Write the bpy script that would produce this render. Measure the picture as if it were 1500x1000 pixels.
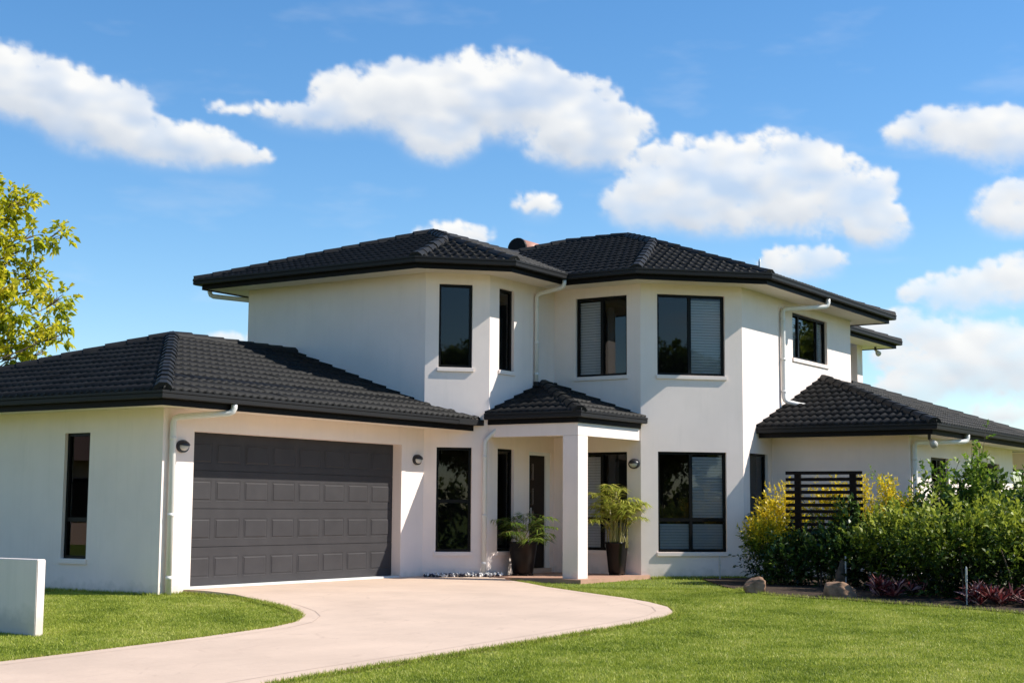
import bpy, bmesh, math, random
import numpy as np
from mathutils import Vector, Matrix
# ---------------------------------------------------------------- scene reset
for o in list(bpy.data.objects): bpy.data.objects.remove(o)
S = bpy.context.scene
COL = S.collection
random.seed(7); RNG = np.random.default_rng(11)
R = math.radians
# ---------------------------------------------------------------- camera
YAW, PITCH, ROLL = R(33.092), R(6.475), R(0.378)
cam_d = bpy.data.cameras.new('camera'); cam = bpy.data.objects.new('camera', cam_d); COL.objects.link(cam)
d = Vector((math.cos(YAW), math.sin(YAW), 0)); r = Vector((math.sin(YAW), -math.cos(YAW), 0)); up = Vector((0, 0, 1))
Fw = d*math.cos(PITCH)+up*math.sin(PITCH); Uw = -d*math.sin(PITCH)+up*math.cos(PITCH)
Rw = r*math.cos(ROLL)+Uw*math.sin(ROLL); Uw = -r*math.sin(ROLL)+Uw*math.cos(ROLL)
M = Matrix((Rw, Uw, -Fw)).transposed().to_4x4(); M.translation = (0, 0, 1.11); cam.matrix_world = M
cam_d.sensor_width = 36; cam_d.lens = 36*2168.7/1500; cam_d.clip_end = 3000; cam_d.clip_start = .1
S.camera = cam
# ---------------------------------------------------------------- sky and sun
SUN_AZ, SUN_EL = R(34.0), R(42.4)        # azimuth measured from -Y towards +X
sv = Vector((math.sin(SUN_AZ)*math.cos(SUN_EL), -math.cos(SUN_AZ)*math.cos(SUN_EL), math.sin(SUN_EL)))
sl = bpy.data.lights.new('sun', 'SUN'); sl.energy = 4.6; sl.angle = R(.5); sl.color = (1, .945, .85)
so = bpy.data.objects.new('sun', sl); COL.objects.link(so); so.rotation_euler = sv.to_track_quat('Z', 'Y').to_euler(); so.location = (30, -30, 40)
SKY_STRENGTH = .114
S.view_settings.view_transform = 'Standard'; S.view_settings.look = 'None'; S.view_settings.gamma = 1
S.view_settings.exposure = .6; S.view_settings.use_curve_mapping = False
W = bpy.data.worlds.new('World'); S.world = W; W.use_nodes = True
nt = W.node_tree; N = nt.nodes; L = nt.links; N.clear()
def nd(t, **k):
    n = N.new(t)
    for a, b in k.items(): setattr(n, a, b)
    return n
def mth(op, a, b=None, c=None, clamp=False):
    n = nd('ShaderNodeMath', operation=op); n.use_clamp = clamp
    for i, v in enumerate((a, b, c)):
        if v is None: continue
        if isinstance(v, (int, float)): n.inputs[i].default_value = v
        else: L.new(v, n.inputs[i])
    return n.outputs[0]
sky = nd('ShaderNodeTexSky', sky_type='NISHITA'); sky.sun_disc = False
sky.sun_elevation = SUN_EL; sky.sun_rotation = math.atan2(sv.x, sv.y); sky.air_density = 1.0; sky.dust_density = .15; sky.ozone_density = 3.0; sky.altitude = 50
hs = nd('ShaderNodeHueSaturation'); hs.inputs['Saturation'].default_value = 1.25; hs.inputs['Value'].default_value = 1.0; L.new(sky.outputs[0], hs.inputs['Color'])
bg = nd('ShaderNodeBackground'); bg.inputs[1].default_value = SKY_STRENGTH; L.new(hs.outputs[0], bg.inputs[0])
wo = nd('ShaderNodeOutputWorld'); L.new(bg.outputs[0], wo.inputs[0])
# ---------------------------------------------------------------- helpers
def mat(name, col, rough=.6, noise_scale=None, var=.15, bump=0, bscale=60, spec=.5, col2=None, metal=0, coat=0):
    m = bpy.data.materials.new(name); m.use_nodes = True; t = m.node_tree; b = t.nodes['Principled BSDF']
    b.inputs['Base Color'].default_value = (*col, 1); b.inputs['Roughness'].default_value = rough; b.inputs['Specular IOR Level'].default_value = spec; b.inputs['Metallic'].default_value = metal
    if coat: b.inputs['Coat Weight'].default_value = coat
    g = t.nodes.new('ShaderNodeNewGeometry')
    if noise_scale:
        n = t.nodes.new('ShaderNodeTexNoise'); n.inputs['Scale'].default_value = noise_scale; n.inputs['Detail'].default_value = 5; n.inputs['Roughness'].default_value = .6
        t.links.new(g.outputs['Position'], n.inputs['Vector'])
        mix = t.nodes.new('ShaderNodeMix'); mix.data_type = 'RGBA'
        c2 = col2 or tuple(c*(1-var) for c in col); c1 = col if col2 else tuple(min(1, c*(1+var*.5)) for c in col)
        mr = t.nodes.new('ShaderNodeMapRange'); mr.inputs[1].default_value = .3; mr.inputs[2].default_value = .7
        t.links.new(n.outputs['Fac'], mr.inputs[0]); t.links.new(mr.outputs[0], mix.inputs[0]); mix.inputs[6].default_value = (*c2, 1); mix.inputs[7].default_value = (*c1, 1)
        t.links.new(mix.outputs[2], b.inputs['Base Color'])
    if bump:
        n2 = t.nodes.new('ShaderNodeTexNoise'); n2.inputs['Scale'].default_value = bscale; n2.inputs['Detail'].default_value = 3
        t.links.new(g.outputs['Position'], n2.inputs['Vector'])
        bp = t.nodes.new('ShaderNodeBump'); bp.inputs['Strength'].default_value = bump; bp.inputs['Distance'].default_value = .01
        t.links.new(n2.outputs['Fac'], bp.inputs['Height']); t.links.new(bp.outputs[0], b.inputs['Normal'])
    return m
def leafmat(name, stops, trans=.35, rough=.45, spec=.4):
    m = bpy.data.materials.new(name); m.use_nodes = True; t = m.node_tree; t.nodes.clear()
    a = t.nodes.new('ShaderNodeAttribute'); a.attribute_name = 'rnd'
    cr = t.nodes.new('ShaderNodeValToRGB'); e = cr.color_ramp.elements
    e[0].position = 0; e[0].color = (*stops[0], 1); e[1].position = 1; e[1].color = (*stops[-1], 1)
    for i, c in enumerate(stops[1:-1]): x = e.new((i+1)/(len(stops)-1)); x.color = (*c, 1)
    t.links.new(a.outputs['Fac'], cr.inputs[0])
    p = t.nodes.new('ShaderNodeBsdfPrincipled'); p.inputs['Roughness'].default_value = rough; p.inputs['Specular IOR Level'].default_value = spec
    tr = t.nodes.new('ShaderNodeBsdfTranslucent'); mx = t.nodes.new('ShaderNodeMixShader'); mx.inputs[0].default_value = trans
    o = t.nodes.new('ShaderNodeOutputMaterial')
    t.links.new(cr.outputs[0], p.inputs['Base Color']); t.links.new(cr.outputs[0], tr.inputs['Color'])
    t.links.new(p.outputs[0], mx.inputs[1]); t.links.new(tr.outputs[0], mx.inputs[2]); t.links.new(mx.outputs[0], o.inputs[0])
    return m
def wmat(o): return o.matrix_basis
def attach(o, parent):
    if parent is not None:
        o.parent = parent; o.matrix_parent_inverse = wmat(parent).inverted()
def tag(o, label=None, cat=None, group=None, kind=None):
    if label: o['label'] = label
    if cat: o['category'] = cat
    if group: o['group'] = group
    if kind: o['kind'] = kind
    return o
def empty(name, loc, parent=None):
    o = bpy.data.objects.new(name, None); COL.objects.link(o); o.location = loc; o.empty_display_size = .2
    attach(o, parent); return o
def link_mesh(name, me, m, parent=None, smooth=False):
    if me.materials: pass
    elif m: me.materials.append(m)
    o = bpy.data.objects.new(name, me); COL.objects.link(o)
    if smooth:
        me.polygons.foreach_set('use_smooth', [True]*len(me.polygons))
    attach(o, parent); return o
class MB:
    def __init__(s): s.v = []; s.f = []
    def add(s, vs, fs):
        b = len(s.v); s.v += [tuple(x) for x in vs]; s.f += [tuple(i+b for i in f) for f in fs]
    def box(s, O, U, Nn, u, z, n):
        # O origin (x,y), U along-wall unit, Nn inward unit; ranges along u, z, n
        vs = []
        for a in u:
            for c in z:
                for e in n: vs.append((O[0]+U[0]*a+Nn[0]*e, O[1]+U[1]*a+Nn[1]*e, c))
        s.add(vs, [(0, 1, 3, 2), (4, 6, 7, 5), (0, 4, 5, 1), (2, 3, 7, 6), (0, 2, 6, 4), (1, 5, 7, 3)])
    def abox(s, x, y, z): s.box((0, 0), (1, 0), (0, 1), x, z, y)
    def tube(s, pts, rad, k=8, cap=True):
        pts = [Vector(p) for p in pts]; n = len(pts); rad = rad if isinstance(rad, (list, tuple)) else [rad]*n
        b = len(s.v); prev = None
        for i, p in enumerate(pts):
            t = (pts[min(i+1, n-1)]-pts[max(i-1, 0)]).normalized()
            a = prev if prev is not None else (Vector((0, 0, 1)) if abs(t.z) < .9 else Vector((1, 0, 0)))
            x = (a-t*a.dot(t)).normalized(); prev = x; y = t.cross(x)
            for j in range(k):
                an = 2*math.pi*j/k; q = p+(x*math.cos(an)+y*math.sin(an))*rad[i]; s.v.append(tuple(q))
        for i in range(n-1):
            for j in range(k):
                s.f.append((b+i*k+j, b+i*k+(j+1) % k, b+(i+1)*k+(j+1) % k, b+(i+1)*k+j))
        if cap: s.f.append(tuple(b+j for j in reversed(range(k)))); s.f.append(tuple(b+(n-1)*k+j for j in range(k)))
    def build(s, name, m, parent=None, smooth=False, center=True, bevel=0):
        V = np.array(s.v, float); c = np.zeros(3)
        if center: c = np.array([(V[:, 0].min()+V[:, 0].max())/2, (V[:, 1].min()+V[:, 1].max())/2, V[:, 2].min()])
        me = bpy.data.meshes.new(name); me.from_pydata((V-c).tolist(), [], s.f); me.update()
        bm = bmesh.new(); bm.from_mesh(me); bmesh.ops.recalc_face_normals(bm, faces=bm.faces)
        if bevel: bmesh.ops.bevel(bm, geom=[e for e in bm.edges if e.is_manifold and e.calc_face_angle(0) > .5], offset=bevel, segments=2, affect='EDGES', clamp_overlap=True)
        bm.to_mesh(me); bm.free()
        if m: me.materials.append(m)
        o = bpy.data.objects.new(name, me); COL.objects.link(o); o.location = c
        if smooth: me.polygons.foreach_set('use_smooth', [True]*len(me.polygons))
        attach(o, parent); return o
def fast_mesh(name, V, F, m, parent=None, rnd=None, smooth=False):
    V = np.asarray(V, np.float32); F = np.asarray(F, np.int32); k = F.shape[1]
    c = np.array([(V[:, 0].min()+V[:, 0].max())/2, (V[:, 1].min()+V[:, 1].max())/2, V[:, 2].min()], np.float32)
    me = bpy.data.meshes.new(name); me.vertices.add(len(V)); me.vertices.foreach_set('co', (V-c).ravel())
    me.loops.add(F.size); me.loops.foreach_set('vertex_index', F.ravel()); me.polygons.add(len(F))
    me.polygons.foreach_set('loop_start', np.arange(0, F.size, k, dtype=np.int32)); me.polygons.foreach_set('loop_total', np.full(len(F), k, np.int32))
    if smooth: me.polygons.foreach_set('use_smooth', np.ones(len(F), bool))
    if rnd is not None:
        at = me.attributes.new('rnd', 'FLOAT', 'POINT'); at.data.foreach_set('value', np.asarray(rnd, np.float32))
    me.update(calc_edges=True); me.validate()
    if m: me.materials.append(m)
    o = bpy.data.objects.new(name, me); COL.objects.link(o); o.location = Vector(c.tolist()); attach(o, parent); return o
# ---------------------------------------------------------------- materials
M_wall = mat('render_paint', (.90, .775, .705), .85, 1.3, .05, .14, 160)
M_white = mat('white_paint', (.80, .80, .78), .5)
M_soffit = mat('soffit_board', (.84, .755, .66), .7)
M_pipe = mat('pipe_paint', (.74, .72, .68), .4)
M_tile = mat('charcoal_tile', (.0145, .0140, .0136), .6, 9, .35, .25, 120, .16)
M_cap = mat('charcoal_ridge', (.0175, .017, .0166), .6, 7, .3, .25, 90, .16)
M_gutter = mat('charcoal_gutter', (.024, .024, .025), .5, None, 0, 0, 0, .12)
M_fascia = mat('dark_fascia', (.009, .008, .008), .5, spec=.1)
M_deck = mat('roof_underlay', (.015, .015, .015), .9)
M_frame = mat('black_aluminium', (.007, .007, .007), .4, spec=.15)
M_blind = mat('blind_slat', (.80, .80, .80), .5)
M_door = mat('garage_door_paint', (.053, .050, .052), .5, 3, .12, .05, 50, .12)
M_wood = mat('dark_door', (.014, .009, .007), .45, 4, .3, spec=.15)
M_conc = mat('driveway_concrete', (.61, .455, .345), .8, .8, .13, .25, 14)
M_porch = mat('porch_tile', (.46, .27, .19), .7, 3, .2)
M_lawn = mat('lawn_soil', (.17, .215, .028), .9, 1.2, .35, .6, 45, .2, (.11, .14, .022))
M_bed = mat('mulch', (.06, .040, .027), .95, 12, .6, 1, 30, .2)
M_dirt = mat('edge_dirt', (.16, .105, .07), .95, 15, .5, 1, 40, .2)
M_rock = mat('sandstone', (.33, .20, .125), .9, 7, .5, .8, 14, .2)
M_bark = mat('bark', (.13, .10, .075), .9, 10, .4, .8, 25, .2)
M_trellis = mat('dark_timber', (.011, .007, .006), .6, 12, .35, spec=.12)
M_pot = mat('glazed_pot', (.006, .005, .005), .3, 8, .3, 0, 0, .25)
M_lamp = mat('lamp_metal', (.035, .035, .04), .4, metal=.3)
M_lens = mat('lamp_lens', (.55, .53, .5), .25)
M_steel = mat('riser_plastic', (.45, .45, .44), .35)
M_peb_w = mat('pebble_white', (.75, .74, .72), .6); M_peb_d = mat('pebble_dark', (.03, .03, .05), .5)
M_tank = mat('tank_black', (.006, .006, .009), .5, spec=.1); M_tankb = mat('tank_body', (.55, .27, .19), .45)
def weather(m):
    t = m.node_tree; b = t.nodes['Principled BSDF']; g = t.nodes.new('ShaderNodeNewGeometry'); mp = t.nodes.new('ShaderNodeMapping'); mp.inputs['Scale'].default_value = (5, 5, .35); t.links.new(g.outputs['Position'], mp.inputs[0])
    n = t.nodes.new('ShaderNodeTexNoise'); n.inputs['Scale'].default_value = 1.6; n.inputs['Detail'].default_value = 6; n.inputs['Roughness'].default_value = .7; t.links.new(mp.outputs[0], n.inputs['Vector'])
    mr = t.nodes.new('ShaderNodeMapRange'); mr.inputs[1].default_value = .52; mr.inputs[2].default_value = .78; mr.inputs[3].default_value = 0; mr.inputs[4].default_value = .14; t.links.new(n.outputs['Fac'], mr.inputs[0])
    # soil splash along the foot of the walls
    sx = t.nodes.new('ShaderNodeSeparateXYZ'); t.links.new(g.outputs['Position'], sx.inputs[0]); n3 = t.nodes.new('ShaderNodeTexNoise'); n3.inputs['Scale'].default_value = 7; n3.inputs['Detail'].default_value = 5; t.links.new(g.outputs['Position'], n3.inputs['Vector'])
    ad = t.nodes.new('ShaderNodeMath'); ad.operation = 'MULTIPLY_ADD'; ad.inputs[1].default_value = -.35; t.links.new(n3.outputs['Fac'], ad.inputs[0]); t.links.new(sx.outputs[2], ad.inputs[2])
    m2 = t.nodes.new('ShaderNodeMapRange'); m2.inputs[1].default_value = -.26; m2.inputs[2].default_value = -.10; m2.inputs[3].default_value = .55; m2.inputs[4].default_value = 0; t.links.new(ad.outputs[0], m2.inputs[0])
    mxm = t.nodes.new('ShaderNodeMath'); mxm.operation = 'MAXIMUM'; t.links.new(mr.outputs[0], mxm.inputs[0]); t.links.new(m2.outputs[0], mxm.inputs[1])
    src = b.inputs['Base Color'].links[0].from_socket; mix = t.nodes.new('ShaderNodeMix'); mix.data_type = 'RGBA'; mix.inputs[7].default_value = (.52, .46, .38, 1); t.links.new(mxm.outputs[0], mix.inputs[0]); t.links.new(src, mix.inputs[6]); t.links.new(mix.outputs[2], b.inputs['Base Color'])
weather(M_wall)
def tone_by_object(m, lo, hi):
    t = m.node_tree; b = t.nodes['Principled BSDF']; oi = t.nodes.new('ShaderNodeObjectInfo'); mr = t.nodes.new('ShaderNodeMapRange'); mr.inputs[3].default_value = lo; mr.inputs[4].default_value = hi; t.links.new(oi.outputs['Random'], mr.inputs[0])
    src = b.inputs['Base Color'].links[0].from_socket; vm_ = t.nodes.new('ShaderNodeVectorMath'); vm_.operation = 'SCALE'; t.links.new(src, vm_.inputs[0]); t.links.new(mr.outputs[0], vm_.inputs['Scale']); t.links.new(vm_.outputs[0], b.inputs['Base Color'])
tone_by_object(M_tile, .75, 1.3); tone_by_object(M_cap, .8, 1.25)
def driveway_nodes():
    t = M_conc.node_tree; b = t.nodes['Principled BSDF']
    g = t.nodes.new('ShaderNodeNewGeometry'); mp = t.nodes.new('ShaderNodeMapping'); mp.inputs['Scale'].default_value = (2.2, 7, 1)
    t.links.new(g.outputs['Position'], mp.inputs[0])
    v = t.nodes.new('ShaderNodeTexVoronoi'); v.feature = 'DISTANCE_TO_EDGE'; v.inputs['Scale'].default_value = .55; t.links.new(mp.outputs[0], v.inputs['Vector'])
    n = t.nodes.new('ShaderNodeTexNoise'); n.inputs['Scale'].default_value = 1.1; n.inputs['Detail'].default_value = 3; t.links.new(mp.outputs[0], n.inputs['Vector'])
    m1 = t.nodes.new('ShaderNodeMapRange'); m1.inputs[1].default_value = 0; m1.inputs[2].default_value = .035; t.links.new(v.outputs['Distance'], m1.inputs[0])
    m2 = t.nodes.new('ShaderNodeMapRange'); m2.inputs[1].default_value = .5; m2.inputs[2].default_value = .62; t.links.new(n.outputs['Fac'], m2.inputs[0])
    mxx = t.nodes.new('ShaderNodeMath'); mxx.operation = 'MAXIMUM'; t.links.new(m1.outputs[0], mxx.inputs[0])
    inv = t.nodes.new('ShaderNodeMath'); inv.operation = 'SUBTRACT'; inv.inputs[0].default_value = 1; t.links.new(m2.outputs[0], inv.inputs[1]); t.links.new(inv.outputs[0], mxx.inputs[1])
    src = b.inputs['Base Color'].links[0].from_socket
    mix = t.nodes.new('ShaderNodeMix'); mix.data_type = 'RGBA'; mix.inputs[6].default_value = (.53, .39, .295, 1); t.links.new(mxx.outputs[0], mix.inputs[0]); t.links.new(src, mix.inputs[7]); t.links.new(mix.outputs[2], b.inputs['Base Color'])
driveway_nodes()
def glassmat():
    m = bpy.data.materials.new('tinted_glass'); m.use_nodes = True; t = m.node_tree; t.nodes.clear()
    tr = t.nodes.new('ShaderNodeBsdfTransparent'); tr.inputs[0].default_value = (.74, .75, .76, 1)
    gl = t.nodes.new('ShaderNodeBsdfGlossy'); gl.inputs['Roughness'].default_value = .01; gl.inputs[0].default_value = (.9, .93, .95, 1)
    fr = t.nodes.new('ShaderNodeFresnel'); fr.inputs[0].default_value = 1.53
    mx = t.nodes.new('ShaderNodeMixShader'); o = t.nodes.new('ShaderNodeOutputMaterial')
    t.links.new(fr.outputs[0], mx.inputs[0]); t.links.new(tr.outputs[0], mx.inputs[1]); t.links.new(gl.outputs[0], mx.inputs[2]); t.links.new(mx.outputs[0], o.inputs[0]); return m
M_glass = glassmat()
# ---------------------------------------------------------------- clouds: a sky dome, clear air is transparent
def perlin(x, y, seed):
    r0 = np.random.default_rng(seed); perm = r0.permutation(512); ga = r0.uniform(0, 6.2832, 512); gx_, gy_ = np.cos(ga), np.sin(ga)
    xi = np.floor(x).astype(int); yi = np.floor(y).astype(int); xf = x-xi; yf = y-yi
    u = xf*xf*xf*(xf*(xf*6-15)+10); v = yf*yf*yf*(yf*(yf*6-15)+10)
    def g(i, j, dx, dy): h = perm[(perm[(xi+i) & 511]+yi+j) & 511]; return gx_[h]*dx+gy_[h]*dy
    a = g(0, 0, xf, yf); b = g(1, 0, xf-1, yf); c = g(0, 1, xf, yf-1); e = g(1, 1, xf-1, yf-1)
    return (a+(b-a)*u)+((c+(e-c)*u)-(a+(b-a)*u))*v
def fbm(x, y, seed, o=5, gain=.55):
    s_ = 0; am = 1; f_ = 1
    for k in range(o): s_ = s_+am*perlin(x*f_, y*f_, seed+k); am *= gain; f_ *= 2.03
    return s_
CLOUDS = [(52.22, 15.56, 2.1, 1.31), (50.97, 15.06, 2.36, 1.18), (49.46, 14.44, 1.83, 1.44), (48.47, 14.76, 1.31, .92), (47.29, 13.71, 1.97, .84), (45.63, 13.64, 2.1, .84), (43.93, 13.4, 1.57, .42), (43.98, 15.13, 1.31, .26), (41.88, 15.03, 1.18, .42), (40.42, 14.96, 1.57, .52), (38.83, 15.79, 2.36, 1.18), (36.67, 15.59, 2.88, 1.62), (33.97, 16.15, 3.14, 1.52), (31.8, 15.39, 3.14, 1.52), (29.64, 14.61, 1.97, 1.18), (35.84, 14.19, 1.44, .92), (30.45, 13.96, 2.1, .79), (26.43, 12.88, 2.49, 1.44), (23.52, 13.07, 3.14, 1.44), (21.2, 11.96, 2.88, 1.57), (19.05, 10.73, 1.18, .84), (27.5, 11.73, 2.1, 1.05), (24.33, 11.41, 2.88, .92), (16.34, 14.12, 2.23, .84), (14.39, 13.62, 1.57, 1.18), (14.1, 11.12, 1.31, 1.0), (32.19, 11.83, 1.05, .42), (35.4, 10.62, 1.57, .47), (21.89, 9.4, 1.7, .68), (15.76, 8.19, 2.36, .84), (14.05, 8.87, 1.31, .66), (16.32, 5.8, 2.88, 1.44), (14.4, 5.51, 2.36, 1.57), (18.51, 6.87, 1.83, .73), (14.45, 3.63, 1.83, .42), (17.82, 4.69, 1.31, .79), (43.87, 6.5, 1.05, .21)]
rs = random.Random(5)
for k in range(34):                      # the same fair-weather cloud all the way round, clear about the sun
    a0 = rs.uniform(62, 364); a0 = a0-360 if a0 > 180 else a0; e0 = rs.uniform(5, 22); w0 = rs.uniform(2.5, 4.5)
    if -85 < a0 < -20 or 2 < a0 < 62: continue
    CLOUDS += [(a0, e0, w0, w0*.42), (a0+w0*.8, e0-w0*.12, w0*.8, w0*.3)]
def smooth(x, a, b): t_ = np.clip((x-a)/(b-a), 0, 1); return t_*t_*(3-2*t_)
def cloud_dome():
    azs = np.concatenate([np.arange(-180, 6, 1.5), np.arange(6, 60, .06), np.arange(60, 180.1, 1.5)]); els = np.concatenate([np.arange(-1.0, 24, .06), np.arange(24, 61, 1.5)])
    A, E_ = np.meshgrid(azs, els, indexing='ij'); x = A.ravel(); y = E_.ravel()
    h = np.zeros(A.shape); top = np.zeros(A.shape); rp = np.random.default_rng(17)
    wA = A+.22*fbm(A*1.1, E_*1.3, 9, 4)+.15*fbm(A*4.1, E_*4.6, 29, 4); wE = E_+.18*fbm(A*1.1+9, E_*1.3, 13, 4)+.14*fbm(A*4.1+5, E_*4.6, 31, 4)
    def puff(a0, e0, ra, re, amp):
        i_a, i_b = np.searchsorted(azs, (a0-ra*1.6-.6, a0+ra*1.6+.6)); j_a, j_b = np.searchsorted(els, (e0-re*1.6-.5, e0+re*1.6+.5))
        if i_b <= i_a or j_b <= j_a: return
        sl_ = (slice(i_a, i_b), slice(j_a, j_b)); q = ((wA[sl_]-a0)/ra)**2+((wE[sl_]-e0)/re)**2
        h[sl_] += amp*np.clip(1-q, 0, 1)**1.5
    for (a0, e0, ra, re) in CLOUDS:
        puff(a0, e0-re*.1, ra*1.05, re*1.05, .55)
        n_ = int(10+8*ra)
        for k in range(n_):
            t_ = rp.uniform(-1, 1); w_ = math.sqrt(max(0, 1-t_*t_)); rr = rp.uniform(.32, .6)*min(re, 1.1); ee = e0+re*rp.uniform(-.55, .75)*w_
            puff(a0+ra*.92*t_, ee, rr*1.35, rr, rp.uniform(.25, .55))
        for k in range(int(14+10*ra)):          # small billows along the sunlit upper rim
            t_ = rp.uniform(-1, 1); w_ = math.sqrt(max(0, 1-t_*t_)); rr = rp.uniform(.12, .28)*min(re, 1.1); puff(a0+ra*t_, e0+re*w_*rp.uniform(.6, 1.02), rr*1.3, rr, rp.uniform(.2, .45))
    def blur(a, k):
        for ax in (0, 1):
            c = np.cumsum(np.concatenate([np.repeat(np.take(a, [0], ax), k+1, ax), a, np.repeat(np.take(a, [-1], ax), k, ax)], ax), ax); n_ = a.shape[ax]
            a = (np.take(c, np.arange(2*k+1, 2*k+1+n_), ax)-np.take(c, np.arange(0, n_), ax))/(2*k+1)
        return a
    hs_ = blur(h, 1); D = np.sqrt(hs_+1e-6)*1.0; soft = blur(blur(h, 7), 7)
    dn = D+.34*fbm(A*2.2, E_*2.7, 41, 6, .62)*np.clip(D*2, 0, 1)
    al = smooth(.80*dn+.20*np.sqrt(soft+1e-6), .12, .92)**1.1*.97
    gq = np.gradient(np.sqrt(soft+1e-6), axis=1)/.06; wb = smooth(gq, .05, .7); al = al*(1-wb)+wb*smooth(.45*dn+.55*np.sqrt(soft+1e-6), .08, 1.05)*.95
    al = al*np.clip(.88+.55*fbm(A*.33, E_*.6, 61, 3), .58, 1)
    haze_ = .10*smooth(fbm(A*.16, E_*.55, 33, 5), .1, .75)*smooth(E_, 1, 7)*(1-smooth(E_, 15, 30)); al = np.maximum(al, haze_).ravel()
    hb = np.sqrt(blur(blur(h, 3), 3)+1e-6); gy = np.gradient(hb, axis=1)/.06; gx2 = np.gradient(hb, axis=0)/.06
    big = np.sqrt(blur(blur(h, 14), 14)+1e-6); gyb = np.gradient(big, axis=1)/.06
    lit = .66-.16*gy+.07*gx2-.42*gyb+.10*fbm(A*.9, E_*1.3, 51, 5); sh = np.clip(lit+.25*(1-np.clip(big, 0, 1)), 0, 1).ravel()
    R_ = 1800; ca = np.cos(np.radians(y)); V = np.stack([R_*ca*np.cos(np.radians(x)), R_*ca*np.sin(np.radians(x)), R_*np.sin(np.radians(y))], 1)
    n, m_ = len(azs), len(els); i, j = np.meshgrid(np.arange(n-1), np.arange(m_-1), indexing='ij'); a = (i*m_+j).ravel(); F = np.stack([a, a+1, a+m_+1, a+m_], 1)
    # keep only the cells that carry some cloud
    k = al[F].max(1) > .004; F = F[k]; used = np.unique(F); mp = np.full(len(V), -1); mp[used] = np.arange(len(used)); F = mp[F]; V = V[used]; al = al[used]; sh = sh[used]
    m = bpy.data.materials.new('cloud'); m.use_nodes = True; t = m.node_tree; t.nodes.clear()
    at = t.nodes.new('ShaderNodeAttribute'); at.attribute_name = 'rnd'; a2 = t.nodes.new('ShaderNodeAttribute'); a2.attribute_name = 'alpha'
    mx = t.nodes.new('ShaderNodeMix'); mx.data_type = 'RGBA'; mx.inputs[6].default_value = (.40, .44, .50, 1); mx.inputs[7].default_value = (.66, .66, .65, 1); t.links.new(at.outputs['Fac'], mx.inputs[0])
    em = t.nodes.new('ShaderNodeEmission'); t.links.new(mx.outputs[2], em.inputs[0]); tr = t.nodes.new('ShaderNodeBsdfTransparent'); ms = t.nodes.new('ShaderNodeMixShader'); o_ = t.nodes.new('ShaderNodeOutputMaterial')
    t.links.new(a2.outputs['Fac'], ms.inputs[0]); t.links.new(tr.outputs[0], ms.inputs[1]); t.links.new(em.outputs[0], ms.inputs[2]); t.links.new(ms.outputs[0], o_.inputs[0])
    o = fast_mesh('sky', V, F, m, None, sh, True); at_ = o.data.attributes.new('alpha', 'FLOAT', 'POINT'); at_.data.foreach_set('value', al.astype(np.float32)); m.cycles.emission_sampling = 'NONE'
    return tag(o, kind='structure')
cloud_dome()
# ---------------------------------------------------------------- ground
H2 = (math.cos(YAW), math.sin(YAW))
def gz(x, y):                      # the block falls gently from the house towards the street
    dd = x*H2[0]+y*H2[1]; return -.10-.028*min(max(0, 20.5-dd), 22)
def gzn(x, y): return -.10-.028*np.clip(20.5-(x*H2[0]+y*H2[1]), 0, 22)
CUTS = [20.5-.75*i for i in range(0, 30)]+[-1.5]
def sheet(name, poly, off, m, thick=0, step=True):
    bm = bmesh.new(); f = bm.faces.new([bm.verts.new((x, y, 0)) for x, y in poly])
    for c in CUTS:
        bmesh.ops.bisect_plane(bm, geom=bm.verts[:]+bm.edges[:]+bm.faces[:], plane_co=(H2[0]*c, H2[1]*c, 0), plane_no=(H2[0], H2[1], 0))
    bmesh.ops.triangulate(bm, faces=bm.faces)
    for v in bm.verts: v.co.z = gz(v.co.x, v.co.y)+(off(v.co.x, v.co.y) if callable(off) else off)
    bmesh.ops.recalc_face_normals(bm, faces=bm.faces)
    if bm.faces and sum(f.normal.z for f in bm.faces) < 0: bmesh.ops.reverse_faces(bm, faces=bm.faces)
    if thick:
        r = bmesh.ops.extrude_face_region(bm, geom=bm.faces[:])
        for v in [g for g in r['geom'] if isinstance(g, bmesh.types.BMVert)]: v.co.z -= thick
        bmesh.ops.recalc_face_normals(bm, faces=bm.faces)
    me = bpy.data.meshes.new(name); bm.to_mesh(me); bm.free(); me.materials.append(m)
    o = bpy.data.objects.new(name, me); COL.objects.link(o); return o
# lawn ground sheet out to the horizon (rings of d)
ds = sorted(set([-900, -300, -100, -40, -15]+CUTS+[24, 30, 45, 90, 250, 1200])); ls = [-1200, -300, -90, -40, -20, -12, -8, -5, -2, 1, 4, 7, 10, 14, 20, 40, 90, 300, 1200]
gv = []; gf = []
for dd in ds:
    for ll in ls:
        x = H2[0]*dd+H2[1]*ll; y = H2[1]*dd-H2[0]*ll; gv.append((x, y, gz(x, y)))
for i in range(len(ds)-1):
    for j in range(len(ls)-1):
        a = i*len(ls)+j; gf.append((a, a+1, a+1+len(ls), a+len(ls)))
me = bpy.data.meshes.new('lawn'); me.from_pydata(gv, [], gf); me.update(); me.materials.append(M_lawn)
lawn = bpy.data.objects.new('lawn', me); COL.objects.link(lawn); tag(lawn, kind='structure')
X0, YG, X1, YA1, XA1, XI, YB, XA2, YA2, XW, YW = 14.572, 15.259, 20.644, 14.45, 21.454, 23.632, 12.619, 25.009, 11.242, 26.321, 8.584
YD = 15.447
DRV_L = [(15.06, 15.40), (15.05, 15.14), (15.01, 14.80), (14.95, 14.17), (14.68, 13.50), (14.30, 12.73), (13.87, 12.11), (13.47, 11.69), (12.95, 11.35), (12.37, 11.18), (11.27, 11.12), (10.37, 11.13), (9.55, 11.15), (8.81, 11.18), (-25, 11.2)]
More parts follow.
